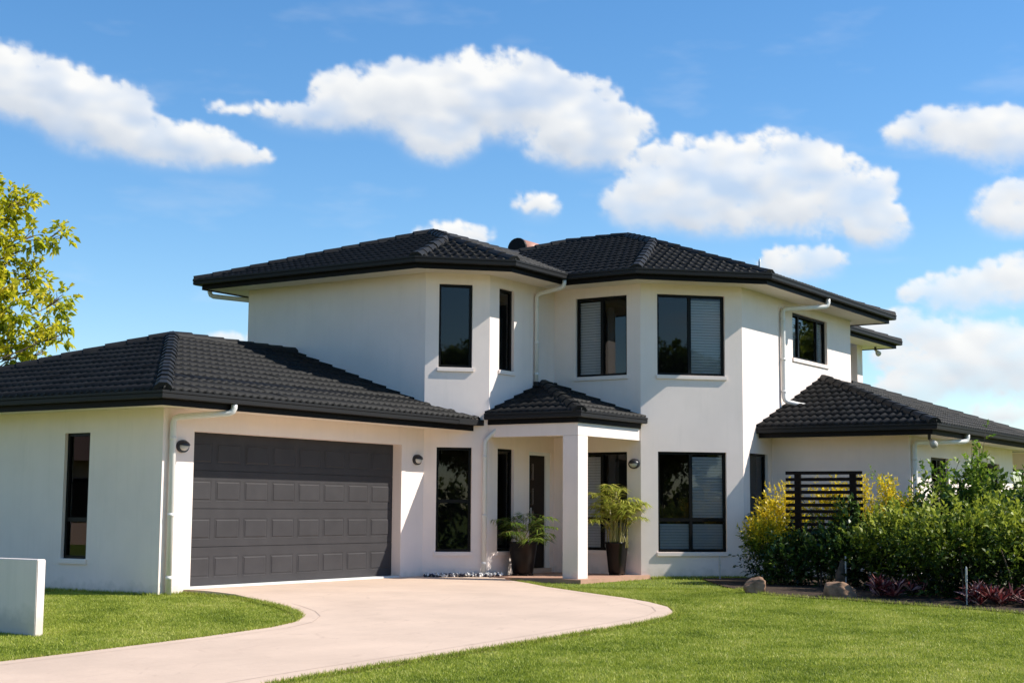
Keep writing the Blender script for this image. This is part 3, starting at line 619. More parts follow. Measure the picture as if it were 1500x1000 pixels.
# --- right wing roof
wx, wy = XW-T_, YW-T_; wr = 33.37+T_; kk = YA2-wy; ap = (wx+kk, YA2); bp_ = (wr-kk, YA2); zw = z_at(ZL, kk)
wing_roof = deck('wing_roof', [[(wx, YA2, ZL), (wx, wy, ZL), (*ap, zw)], [(wx, wy, ZL), (wr, wy, ZL), (*bp_, zw), (*ap, zw)], [(wr, wy, ZL), (wr, YA2+3, ZL), (bp_[0], YA2+3, zw), (*bp_, zw)], [(*ap, zw), (*bp_, zw), (bp_[0], YA2+3, zw), (ap[0], YA2+3, zw)]])
slope(wing_roof, [(wx, YA2), (wx, wy), ap], (1, 0), ZL, (wx, YA2), True)
slope(wing_roof, [(wx, wy), (wr, wy), bp_, ap], (0, 1), ZL, (wx, wy), False)
caps(wing_roof, (wx, wy, ZL), (*ap, zw)); caps(wing_roof, (wr, wy, ZL), (*bp_, zw))
eaves(wing_roof, [(XW, YA2-.01), (XW, YW), (33.37, YW), (33.37, 10.15)], OV, ZL)
# --- porch roof
px0, py0 = 21.36, 12.56; ZP = 2.755; kp = YA1-py0
porch_roof = deck('porch_roof', [[(px0, YA1, ZP), (px0, py0, ZP), (px0+kp, YA1, z_at(ZP, kp))], [(px0, py0, ZP), (23.68, py0, ZP), (XI, 12.6, z_at(ZP, .04)), (XI, YA1, z_at(ZP, kp)), (px0+kp, YA1, z_at(ZP, kp))]])
slope(porch_roof, [(px0, YA1), (px0, py0), (px0+kp, YA1)], (1, 0), ZP, (px0, YA1), True)
slope(porch_roof, [(px0, py0), (23.64, py0), (XI, YA1), (px0+kp, YA1)], (0, 1), ZP, (px0, py0), True)
caps(porch_roof, (px0, py0, ZP), (px0+kp, YA1, z_at(ZP, kp)))
eaves(porch_roof, [(21.415, YA1), (21.415, 12.615), (23.66, 12.615)], 0.0, ZP+.015, False)
# ---------------------------------------------------------------- downpipes, vent (parts of the house)
def downpipe(pts, rad=.045):
    P = []
    for i, q in enumerate(pts):
        q = Vector(q)
        if 0 < i < len(pts)-1:
            a = (Vector(pts[i-1])-q).normalized(); b = (Vector(pts[i+1])-q).normalized(); P += [q+a*.07, q+(a+b)*.02, q+b*.07]
        else: P.append(q)
    mb = MB(); mb.tube(P, rad, 10)
    for i in range(len(pts)-1):
        a, b = Vector(pts[i]), Vector(pts[i+1])
        if abs(a.z-b.z) > 1.2:
            for t in (.12, .55, .9): c = a.lerp(b, t); mb.tube([c-Vector((0, 0, .025)), c+Vector((0, 0, .025))], rad+.004, 10)
    return mb.build('downpipe', M_pipe, house, smooth=True)
gx = X0+.13
downpipe([(15.25, YG-OV-.06, 2.55), (15.25, YG-OV-.06, 2.43), (gx, YG-.06, 2.36), (gx, YG-.06, -.1)])
downpipe([(21.52, 14.28, 2.64), (21.49, 14.30, 2.5), (21.36, 14.47, 2.3), (21.36, 14.47, -.05)], .04)
downpipe([(22.86, YA1-OV-.06, 5.26), (22.86, YA1-OV-.06, 5.14), (22.92, YA1-.055, 5.06), (22.92, YA1-.055, 3.42)], .04)
mb = MB(); mb.tube([(22.92, YA1-.055, 3.44), (22.92, YA1-.055, 3.36)], .055, 10); mb.build('pipe_shoe', M_gutter, house)
downpipe([(27.6, YA2-OV-.06, 5.27), (27.6, YA2-OV-.06, 5.12), (26.80, YA2-.06, 5.02), (26.80, YA2-.06, 3.23), (27.05, YA2-.30, 3.16), (27.3, YA2-.5, 3.13)])
downpipe([(27.6, YW-OV-.06, 2.55), (27.6, YW-OV-.06, 2.42), (XW+.10, YW-.06, 2.36), (XW+.10, YW-.06, -.1)])
downpipe([(X1-.35, 19.44+OV+.06, 5.26), (X1-.35, 19.44+OV+.06, 5.12), (X1+.2, 19.50, 5.05), (X1+.2, 19.50, 4.3)])
mb = MB(); mb.tube([(28.75, 12.5, 5.6), (28.75, 12.5, 6.35), (28.75, 12.5, 6.42)], [.03, .03, .008], 8); mb.build('vent_pipe', M_white, house)
# ---------------------------------------------------------------- lamps
def wall_lamp(pos, n, label):
    U = Vector((-n[1], n[0], 0)); Nv = Vector((n[0], n[1], 0)); e = empty('wall_lamp', pos); tag(e, label, 'lamp', 'bulkhead lamps on the house walls')
    C = Vector(pos); ra, rb = .10, .08
    def dome(a0, a1, depth, k, scale=1.0, base=0.0):
        mb = MB(); rings = 5; vs = []; fs = []; m_ = 20
        for i in range(rings+1):
            t = i/rings*math.pi/2; rr = math.cos(t)*scale; dd = math.sin(t)*depth+base
            for j in range(m_+1):
                an = a0+(a1-a0)*j/m_; vs.append(C+U*(math.cos(an)*ra*rr)+Vector((0, 0, math.sin(an)*rb*rr))+Nv*dd)
        for i in range(rings):
            for j in range(m_): a = i*(m_+1)+j; fs.append((a, a+1, a+m_+2, a+m_+1))
        mb.add(vs, fs); return mb
    mb = MB(); m_ = 24; vs = [C+U*math.cos(2*math.pi*j/m_)*ra*1.08+Vector((0, 0, math.sin(2*math.pi*j/m_)*rb*1.1)) for j in range(m_)]; vs += [v+Nv*.045 for v in vs]
    mb.add(vs, [tuple(range(m_)), tuple(range(2*m_-1, m_-1, -1))]+[(j, (j+1) % m_, m_+(j+1) % m_, m_+j) for j in range(m_)]); mb.build('base', M_lamp, e)
    dome(.05*math.pi, .95*math.pi, .075, 1, 1.0, .046).build('hood', M_lamp, e, smooth=True)
    dome(0, 2*math.pi, .06, 1, .82, .046).build('lens', M_lens, e, smooth=True)
wall_lamp((14.93, YG, 1.965), (0, -1), 'dark oval bulkhead lamp on the wall strip beside the garage corner downpipe')
wall_lamp((20.43, YG, 1.95), (0, -1), 'dark oval bulkhead lamp on the pier between garage door and tall black window')
wall_lamp((XI, 12.745, 1.945), (-1, 0), 'dark oval bulkhead lamp above the tall potted palm on the porch')
def flood(pos, label):
    e = empty('security_light', pos); tag(e, label, 'lamp')
    x, y, z = pos; mb = MB(); mb.tube([(x, y, z), (x, y, z-.09)], .03, 8); mb.tube([(x, y, z-.07), (x-.06, y-.05, z-.13)], .025, 8); mb.build('bracket', M_lamp, e)
    mb = MB(); mb.tube([(x-.02, y-.03, z-.10), (x-.08, y-.08, z-.15), (x-.14, y-.13, z-.19)], [.03, .055, .07], 12); mb.build('lamp_head', M_lens, e, smooth=True)
flood((26.15, YW-.42, 2.487), 'small security spotlight under the low wing eave above the shrubs')
flood((35.85, 12.5, 5.215), 'small dark fitting under the far upper eave beside the pier')
# solar water heater on the roof
e = empty('water_heater', (27.4, 17.75, 6.3)); tag(e, 'black-ended water heater tank lying on the roof behind the ridge', 'water heater')
mb = MB(); mb.tube([(27.2, 17.62, 6.86), (27.24, 17.62, 6.86)], [.24, .25], 20); mb.build('end_cap', M_tank, e, smooth=False)
mb = MB(); mb.tube([(27.24, 17.62, 6.86), (28.9, 17.62, 6.86)], .235, 20); mb.build('tank', M_tankb, e, smooth=True)
mb = MB(); mb.abox((27.5, 27.56), (17.5, 17.75), (6.25, 6.66)); mb.abox((28.5, 28.56), (17.5, 17.75), (6.25, 6.66)); mb.build('stand', M_steel, e)
# ---------------------------------------------------------------- low wall at the left
e = MB(); e.abox((10.42, 10.53), (12.70, 17.0), (gz(10.45, 12.7)-.1, .56)); o = e.build('low_wall', M_wall, bevel=.008); tag(o, 'low white rendered boundary wall standing on the lawn beside the driveway', 'wall')
# ---------------------------------------------------------------- trellis
ty0, ty1, tx, tz = 8.447, 9.779, 23.5, 1.78
t = empty('trellis', (tx, (ty0+ty1)/2, gz(tx, 9))); tag(t, 'dark timber slatted trellis screen standing among the golden shrubs', 'trellis')
for yy in (9.58, 8.62):
    mb = MB(); mb.abox((tx-.02, tx+.03), (yy-.055, yy+.055), (-.12, tz-.004)); mb.build('post', M_trellis, t, bevel=.004)
sm = MB(); sm.abox((-.012, .012), (-(ty1-ty0)/2, (ty1-ty0)/2), (-.028, .028)); s0 = sm.build('slat', M_trellis, None, center=False)
for k in range(15):
    o = s0 if k == 0 else s0.copy()
    if k: COL.objects.link(o)
    o.location = (tx-.034, (ty0+ty1)/2, tz-.03-k*.106); o.rotation_euler = (RNG.uniform(-.004, .004), 0, 0); o.parent = t; o.matrix_parent_inverse = wmat(t).inverted()
# ---------------------------------------------------------------- plants
def leaves_geo(base, dirs, ln, wd, rng, nrm=None, fold=.25, droop=0.0):
    n = len(base); dirs = dirs/np.linalg.norm(dirs, axis=1, keepdims=True)
    if nrm is None: nrm = np.tile([0, 0, 1.], (n, 1))+rng.normal(0, .55, (n, 3))
    side = np.cross(dirs, nrm); side /= (np.linalg.norm(side, axis=1, keepdims=True)+1e-9); up_ = np.cross(side, dirs)
    ln = np.asarray(ln).reshape(-1, 1)*np.ones((n, 1)); wd = np.asarray(wd).reshape(-1, 1)*np.ones((n, 1))
    mid = base+dirs*ln*.45; tip = base+dirs*ln-np.array([[0, 0, 1.]])*ln*droop
    V = np.stack([base, mid+side*wd*.5+up_*wd*fold, tip, mid-side*wd*.5+up_*wd*fold], 1).reshape(-1, 3)
    F = np.arange(4*n).reshape(n, 4); return V, F
def rand_dirs(n, rng): v = rng.normal(0, 1, (n, 3)); return v/np.linalg.norm(v, axis=1, keepdims=True)
def sprig_leaves(starts, axes, nl, slen, ln, wd, rng, base_rnd, spread=.9, droop=.1):
    """leaves set along sprigs; returns V,F,rnd"""
    ns = len(starts); axes = axes/np.linalg.norm(axes, axis=1, keepdims=True); B = []; D = []; Rn = []
    for k in range(nl):
        f = (k+.5)/nl; p = starts+axes*(slen*f)[:, None] if np.ndim(slen) else starts+axes*slen*f
        dd = axes*(.45+.4*f)+rand_dirs(ns, rng)*spread*(1-.4*f); B.append(p); D.append(dd); Rn.append(base_rnd+rng.normal(0, .12, ns)+.12*(f-.5))
    B = np.concatenate(B); D = np.concatenate(D); Rn = np.clip(np.concatenate(Rn), 0, 1); n = len(B)
    V, F = leaves_geo(B, D, ln*rng.uniform(.7, 1.25, n), wd*rng.uniform(.75, 1.2, n), rng, droop=droop)
    return V, F, np.repeat(Rn, 4)
def merge(parts):
    Vs = []; Fs = []; Rs = []; o = 0
    for V, F, r_ in parts: Vs.append(V); Fs.append(F+o); Rs.append(r_); o += len(V)
    return np.concatenate(Vs), np.concatenate(Fs), np.concatenate(Rs)
def shrub(name, label, cat, blobs, nsprig, nl, slen, ln, wd, m, seed, toprnd=0.0, group=None, stems=5, inner=.55):
    """blobs: list of ellipsoids (x,y,z,rx,ry,rz)"""
    rng = np.random.default_rng(seed); vol = np.array([b[3]*b[4]+b[3]*b[5]+b[4]*b[5] for b in blobs]); cnt = (nsprig*vol/vol.sum()).astype(int); parts = []
    zlo = min(b[2]-b[5] for b in blobs); zhi = max(b[2]+b[5] for b in blobs)
    for b, n in zip(blobs, cnt):
        u = rand_dirs(n, rng); u[:, 2] = np.where(rng.random(n) < .35, np.abs(u[:, 2]), u[:, 2]); rr = rng.uniform(inner, 1, n)**.6
        hole = perlin(u[:, 0]*2.6+u[:, 2]*1.7+seed*3.1, u[:, 1]*2.6-u[:, 2]*2.1+seed, 77); lump = 1+.65*hole+.10*np.sin(u[:, 2]*9+u[:, 0]*4)
        c = np.array(b[:3]); st = c+u*np.array(b[3:])*(rr*lump)[:, None]; st[:, 2] = np.maximum(st[:, 2], gzn(st[:, 0], st[:, 1])+.04)
        ax = u*.7+np.array([[0, 0, .75]])+rand_dirs(n, rng)*.5
        br = .42+toprnd*np.clip(((st[:, 2]-zlo)/(zhi-zlo)-.48)*2.2, -.7, 1)*rr+.35*hole+rng.normal(0, .16, n)  # shading put into leaf colour: lighter tops, darker base and hollows; golden tips real
        parts.append(sprig_leaves(st, ax, nl, slen*rng.uniform(.6, 1.3, n), ln, wd, rng, br))
    V, F, r_ = merge(parts)
    cx = float(np.mean([b[0] for b in blobs])); cy = float(np.mean([b[1] for b in blobs])); zb = gz(cx, cy)
    e = empty(name, (cx, cy, zb)); tag(e, label, cat, group)
    fast_mesh('foliage', V, F, m, e, r_)
    for k in range(stems):
        mb = MB(); b = blobs[k % len(blobs)]; an = rng.uniform(0, 6.28); x1 = b[0]+math.cos(an)*b[3]*.6; y1 = b[1]+math.sin(an)*b[4]*.6
        mb.tube([(b[0]+math.cos(an)*.08, b[1]+math.sin(an)*.08, zb-.03), (b[0]+math.cos(an)*b[3]*.25, b[1]+math.sin(an)*b[4]*.25, zb+.35), (x1, y1, b[2]+b[5]*.45)], [.022, .016, .006], 5); mb.build('stem', M_bark, e)
    return e
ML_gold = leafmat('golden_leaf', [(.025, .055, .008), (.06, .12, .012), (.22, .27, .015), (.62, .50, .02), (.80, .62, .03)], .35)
ML_green = leafmat('green_leaf', [(.009, .020, .004), (.04, .074, .009), (.12, .175, .016), (.36, .40, .045)], .36, .5, .3)
ML_gloss = leafmat('glossy_leaf', [(.010, .024, .006), (.03, .065, .011), (.07, .13, .02), (.18, .25, .04)], .28, .35, .4)
ML_lime = leafmat('lime_leaf', [(.05, .11, .015), (.12, .22, .02), (.25, .36, .03), (.40, .46, .06)], .45)
ML_red = leafmat('red_leaf', [(.03, .012, .012), (.10, .018, .020), (.24, .04, .045), (.62, .40, .36)], .25)
ML_tree = leafmat('tree_leaf', [(.14, .20, .012), (.40, .44, .02), (.68, .62, .03), (.80, .66, .08)], .55, .4)
ML_palm = leafmat('palm_leaf', [(.03, .075, .012), (.09, .16, .02), (.22, .28, .04), (.42, .42, .09)], .35, .35)
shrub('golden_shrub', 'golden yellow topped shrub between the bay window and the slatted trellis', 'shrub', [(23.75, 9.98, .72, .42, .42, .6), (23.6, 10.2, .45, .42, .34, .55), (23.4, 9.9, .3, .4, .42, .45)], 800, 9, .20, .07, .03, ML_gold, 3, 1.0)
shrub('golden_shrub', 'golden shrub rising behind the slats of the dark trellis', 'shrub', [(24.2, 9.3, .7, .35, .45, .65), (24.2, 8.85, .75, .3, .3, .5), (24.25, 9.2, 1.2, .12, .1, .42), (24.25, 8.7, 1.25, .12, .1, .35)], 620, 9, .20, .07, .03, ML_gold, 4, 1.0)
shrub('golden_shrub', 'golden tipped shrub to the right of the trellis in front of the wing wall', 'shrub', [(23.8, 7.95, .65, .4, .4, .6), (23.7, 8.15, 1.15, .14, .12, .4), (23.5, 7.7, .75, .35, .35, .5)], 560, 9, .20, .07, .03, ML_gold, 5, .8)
shrub('glossy_shrub', 'dark glossy creeper shrub growing through the lower half of the trellis', 'shrub', [(23.1, 9.0, .28, .32, .5, .42), (23.25, 8.6, .62, .14, .2, .55), (23.0, 9.55, .15, .35, .35, .42), (23.1, 8.6, .3, .35, .35, .45)], 620, 7, .22, .09, .048, ML_gloss, 6, .05)
shrub('green_shrub', 'rounded mid green hedge shrub behind the red-leaved border plant and the split log', 'shrub', [(22.4, 7.55, .42, .55, .55, .62), (22.1, 7.1, .38, .5, .45, .62), (22.6, 7.95, .25, .45, .35, .45), (22.9, 7.5, .15, .5, .7, .4)], 620, 9, .26, .095, .048, ML_green, 8, .6)
shrub('green_shrub', 'broad mid green hedge shrub with the thin riser pipe in front', 'shrub', [(21.4, 6.55, .40, .55, .5, .66), (21.0, 6.1, .38, .5, .45, .62), (21.6, 5.9, .45, .5, .5, .7), (22.0, 6.3, .15, .5, .8, .4)], 760, 9, .26, .095, .048, ML_green, 9, .6)
shrub('green_shrub', 'mid green hedge shrub bordering the second clump of red-leaved plants', 'shrub', [(20.9, 5.35, .42, .48, .4, .6), (21.3, 5.0, .35, .45, .42, .55), (21.7, 5.1, .12, .5, .6, .4)], 420, 9, .26, .095, .048, ML_green, 10, .6)
shrub('glossy_shrub', 'tall dark glossy shrub standing before the wing windows', 'shrub', [(23.8, 6.6, .72, .7, .65, .8), (23.4, 5.6, .7, .7, .6, .9), (23.6, 7.3, .62, .45, .4, .7), (22.8, 5.0, .6, .6, .55, .75), (24.4, 6.4, .25, .7, 1.3, .55), (23.2, 4.6, .25, .7, .8, .55)], 1700, 7, .28, .12, .065, ML_gloss, 12, .4)
# climbing lime-green shoots above the hedge
def shoots(name, label, bases, m, seed, ln=.075, wd=.045, per=22):
    rng = np.random.default_rng(seed); parts = []; e = empty(name, (*bases[0][0][:2], gz(*bases[0][0][:2]))); tag(e, label, 'shrub'); mb = MB()
    for a, b in bases:
        a = np.array(a); b = np.array(b); k = 7; bow = rng.normal(0, .06, 3); pts = [a+(b-a)*t_+bow*math.sin(t_*math.pi)+rng.normal(0, .012, 3) for t_ in np.linspace(0, 1, k)]
        mb.tube([tuple(q) for q in pts], list(np.linspace(.011, .003, k)), 5)
        tt = rng.uniform(.25, 1, per); st = np.array([pts[min(int(t_*(k-1)), k-2)]*(1-(t_*(k-1) % 1))+pts[min(int(t_*(k-1))+1, k-1)]*(t_*(k-1) % 1) for t_ in tt])
        ax = rand_dirs(per, rng)*.8+(b-a)/np.linalg.norm(b-a)*.6+np.array([0, 0, .2]); parts.append(sprig_leaves(st, ax, 5, .13, ln, wd, rng, rng.uniform(.3, .75, per)))
    V, F, r_ = merge(parts); fast_mesh('foliage', V, F, m, e, r_); mb.build('stem', M_bark, e)
rs2 = np.random.default_rng(21); bs = []
for k in range(15):
    x, y = 23.9+rs2.normal(0, .25), 6.85+rs2.normal(0, .28); bs.append(((x, y, .6), (x+rs2.normal(0, .15), y+rs2.normal(.0, .16), 1.5+rs2.uniform(0, .75))))
bs += [((23.9, 6.8, .7), (23.9, 6.55, 2.42)), ((23.9, 6.8, .7), (23.8, 6.62, 2.25)), ((23.9, 6.85, .7), (24.0, 6.95, 2.05)), ((23.9, 7.1, .7), (23.9, 7.45, 1.85)), ((24, 6.3, .7), (24, 6.05, 1.75))]
shoots('climbing_shrub', 'tall lime green climbing shoots reaching up towards the wing eave', bs, ML_lime, 22, .08, .05, 16)
bs = [((24.1, 7.9, .6), (24.0+rs2.normal(0, .1), 7.9+rs2.normal(0, .33), 1.25+rs2.uniform(0, .45))) for k in range(11)]+[((24, 7.9, .9), (24, 8.45, 1.78)), ((24, 7.9, .9), (24, 8.2, 1.6))]
shoots('climbing_shrub', 'sparse light green arching sprays in front of the wing corner downpipe', bs, ML_lime, 23, .055, .03, 13)
# red-leaved border plants
def red_clump(cx, cy, rx, ry, n, seed, label):
    rng = np.random.default_rng(seed); e = empty('red_leaf_plant', (cx, cy, gz(cx, cy))); tag(e, label, 'plant'); parts = []
    for k in range(n):
        x, y = cx+rng.uniform(-rx, rx), cy+rng.uniform(-ry, ry); z = gz(x, y)+.02+rng.uniform(0, .14); m_ = 16
        an = rng.uniform(0, 6.28, m_); elv = rng.uniform(.35, 1.25, m_); D = np.stack([np.cos(an)*np.cos(elv), np.sin(an)*np.cos(elv), np.sin(elv)], 1)
        V, F = leaves_geo(np.tile([x, y, z], (m_, 1)), D, rng.uniform(.16, .27, m_), .034, rng, fold=.3, droop=.12); parts.append((V, F, np.repeat(np.clip(rng.normal(.55, .3, m_), 0, 1), 4)))
    V, F, r_ = merge(parts); fast_mesh('foliage', V, F, ML_red, e, r_)
red_clump(20.75, 7.05, .4, .38, 26, 31, 'low red-leaved border plant beside the pale sandstone boulder')
red_clump(20.2, 5.25, .38, .62, 44, 32, 'wide clump of dark red sword-leaved plants along the lawn edge')
# palms
def palm(name, label, base, nf, height, reach, ln, seed, m, rndm, canes, zpot, pot=None, droop=.35, low=.15, cane_h=0.0):
    rng = np.random.default_rng(seed); e = empty(name, base); tag(e, label, 'potted plant' if pot else 'palm'); x0, y0, z0 = base; parts = []; mb = MB()
    for k in range(nf):
        an = 6.283*(k*.618 % 1)+rng.normal(0, .2); h = height*(low+(1-low)*((k+.5)/nf)**.8)*rng.uniform(.85, 1.05); rc = reach*rng.uniform(.65, 1.1)*(1.05-.35*k/nf)
        cx, cy = x0+rng.normal(0, canes), y0+rng.normal(0, canes); ch = cane_h*rng.random()**1.3; st = np.array([cx, cy, zpot+ch]); h = h*(1-.62*ch/max(height, .1)) if cane_h else h; K = 14
        if ch > .1: mb.tube([(cx+rng.normal(0, .02), cy+rng.normal(0, .02), zpot-.03), (cx, cy, zpot+ch)], [.010, .008], 5, False)
        pts = []
        for t_ in np.linspace(0, 1, K): pts.append(st+np.array([math.cos(an)*rc*t_**1.7, math.sin(an)*rc*t_**1.7, h*(t_*1.28-.42*t_**2.6-droop*.3*t_**4)]))
        pts = np.array(pts); mb.tube([tuple(q) for q in pts], list(np.linspace(.010, .002, K)), 5, False)
        f = np.linspace(.34, 1, 20); ii = f*(K-1); i0 = np.minimum(ii.astype(int), K-2); w = (ii-i0)[:, None]; P = pts[i0]*(1-w)+pts[i0+1]*w; T = pts[i0+1]-pts[i0]; T /= np.linalg.norm(T, axis=1, keepdims=True)
        for sgn in (-1, 1):
            sd = np.cross(T, [0, 0, 1.]); sd /= np.linalg.norm(sd, axis=1, keepdims=True)+1e-9; D = sd*sgn*.8+T*.65+np.array([[0, 0, -.12]])+rng.normal(0, .12, (20, 3))
            l_ = ln*np.sin(np.clip(f, 0, 1)*2.5+.25)*rng.uniform(.8, 1.15, 20)+.03; V, F = leaves_geo(P, D, l_, ln*.075, rng, np.tile([0, 0, 1.], (20, 1))+rng.normal(0, .25, (20, 3)), .15, droop*.5)
            parts.append((V, F, np.repeat(np.clip(rndm+rng.normal(0, .16, 20), 0, 1), 4)))
    V, F, r_ = merge(parts); fast_mesh('frond', V, F, m, e, r_); mb.build('stem', leafstem, e)
    if pot:
        w0, w1, hh, rounded = pot; pm_ = MB(); rings = [(w0*.86, 0), (w0, .03), ((w0+w1)/2, hh*.5), (w1, hh*.93), (w1*1.06, hh*.95), (w1*1.06, hh), (w1*.92, hh), (w1*.9, hh*.9)]; nseg = 28; vs = []; fs = []
        for (rr, zz) in rings:
            for j in range(nseg):
                a_ = 2*math.pi*j/nseg; ex_ = 2/rounded; cx_ = math.copysign(abs(math.cos(a_))**ex_, math.cos(a_)); sy_ = math.copysign(abs(math.sin(a_))**ex_, math.sin(a_)); vs.append((x0+cx_*rr, y0+sy_*rr, z0+zz+.02))
        for i in range(len(rings)-1):
            for j in range(nseg): fs.append((i*nseg+j, i*nseg+(j+1) % nseg, (i+1)*nseg+(j+1) % nseg, (i+1)*nseg+j))
        fs.append(tuple(reversed(range(nseg)))); pm_.add(vs, fs); pm_.build('pot', M_pot, e, smooth=True)
        sm_ = MB(); sm_.add([(x0+math.cos(6.283*j/20)*w1*.9, y0+math.sin(6.283*j/20)*w1*.9, z0+hh*.93) for j in range(20)], [tuple(range(20))]); sm_.build('soil', M_bed, e)
        for sx in (-1, 1):
            for sy in (-1, 1): ft = MB(); ft.abox((x0+sx*w0*.6-.03, x0+sx*w0*.6+.03), (y0+sy*w0*.6-.03, y0+sy*w0*.6+.03), (z0, z0+.03)); ft.build('foot', M_pot, e)
    return e
leafstem = mat('palm_cane', (.30, .26, .08), .5, 20, .3)
palm('potted_palm', 'low arching palm in a wide black glazed pot beside the front door', (22.06, 14.12, -.028), 15, .82, .70, .30, 41, ML_palm, .42, .06, .48, (.17, .235, .56, 2.6), .5)
ML_palm2 = leafmat('sunlit_palm_leaf', [(.08, .13, .015), (.24, .30, .03), (.48, .48, .08), (.72, .62, .2)], .4, .4)
palm('potted_palm', 'tall bushy yellow-green bamboo palm in a narrow black pot by the porch window', (23.30, 12.93, -.028), 36, 1.10, .60, .28, 42, ML_palm2, .55, .085, .48, (.125, .168, .56, 5), .55, .30, .62)
palm('garden_palm', 'small blurred palm between the wing wall and the trellis', (25.1, 10.55, -.1), 9, 1.75, .55, .3, 43, ML_palm, .3, .05, .1, None, .6, .75)
# ---------------------------------------------------------------- rocks, log, risers
def rock(name, label, c, rad, seed, cat='rock', m=None, rot=0):
    bm = bmesh.new(); bmesh.ops.create_icosphere(bm, subdivisions=4, radius=1); rng = np.random.default_rng(seed); ph = rng.uniform(0, 6, 9)
    pl = [(rand_dirs(1, rng)[0], rng.uniform(.55, .85)) for _ in range(13)]
    for v in bm.verts:
        q = v.co.copy()
        for n_, dd in pl:
            s_ = q.x*n_[0]+q.y*n_[1]+q.z*n_[2]
            if s_ > dd: q -= Vector(n_)*(s_-dd)*.9
        q *= 1+.04*math.sin(q.x*7+ph[0])*math.cos(q.y*6+ph[1])+.025*math.sin(q.z*13+ph[2]+q.x*9)
        v.co = Vector((q.x*rad[0], q.y*rad[1], q.z*rad[2]))
    me = bpy.data.meshes.new(name); bm.to_mesh(me); bm.free(); me.materials.append(m or M_rock); me.polygons.foreach_set('use_smooth', [True]*len(me.polygons))
    o = bpy.data.objects.new(name, me); COL.objects.link(o); o.location = c; o.rotation_euler = (0, 0, rot); tag(o, label, cat); return o
rock('boulder', 'rounded brown boulder with a broken pale face at the bed corner', (20.55, 9.05, gz(20.5, 9)+.10), (.17, .19, .155), 51)
rock('boulder', 'peaked sandstone boulder at the lawn edge beside the red-leaved plant', (20.35, 7.72, gz(20.3, 7.7)+.08), (.2, .3, .2), 52)
rock('split_log', 'upright weathered log stump in the shade under the hedge', (22.6, 8.5, gz(22.6, 8.5)+.22), (.09, .11, .30), 53, 'log', M_bark)
for (x, y, h, lab) in ((22.3, 8.32, .55, 'thin white riser pipe standing before the weathered log stump'), (19.95, 5.78, .52, 'thin grey riser pipe standing in front of the broad hedge shrub'), (24.2, 11.35, .42, 'thin grey riser pipe leaning at the corner of the bay wall')):
    e = empty('sprinkler_riser', (x, y, gz(x, y))); tag(e, lab, 'sprinkler'); z = gz(x, y); mb = MB(); mb.tube([(x, y, z-.02), (x, y, z+h*.6)], .011, 8); mb.build('pipe', M_steel, e)
    mb = MB(); mb.tube([(x, y, z+h*.6), (x, y, z+h*.62), (x, y, z+h*.95), (x, y, z+h)], [.016, .016, .014, .006], 8); mb.build('nozzle', M_steel, e)
# pebbles at the chamfer base
pv = []; rng = np.random.default_rng(61)
for nm, mm, cnt in (('pebbles', M_peb_w, 260), ('pebbles', M_peb_d, 200)):
    mb = MB()
    for k in range(cnt):
        t_ = rng.random(); bx_, by_ = X1-.05+(XA1-X1+.35)*t_, YG-(YG-YA1)*min(t_*1.25, 1)-.05; off_ = rng.uniform(.03, .22); c = Vector((bx_-off_*.7, by_-off_*.7, gz(bx_, by_)+.08+rng.uniform(0, .035))); s_ = rng.uniform(.018, .036)
        ax = [Vector(x).normalized()*s_*rng.uniform(.7, 1.2) for x in ((1, .2, .1), (-.2, 1, 0), (0, .1, .7))]
        mb.add([c+ax[0], c-ax[0], c+ax[1], c-ax[1], c+ax[2], c-ax[2]], [(0, 2, 4), (2, 1, 4), (1, 3, 4), (3, 0, 4), (2, 0, 5), (1, 2, 5), (3, 1, 5), (0, 3, 5)])
    o = mb.build(nm, mm, smooth=True); tag(o, kind='stuff'); o['label'] = ('white' if mm is M_peb_w else 'dark')+' pebbles strewn along the foot of the angled wall'; o['category'] = 'pebbles'
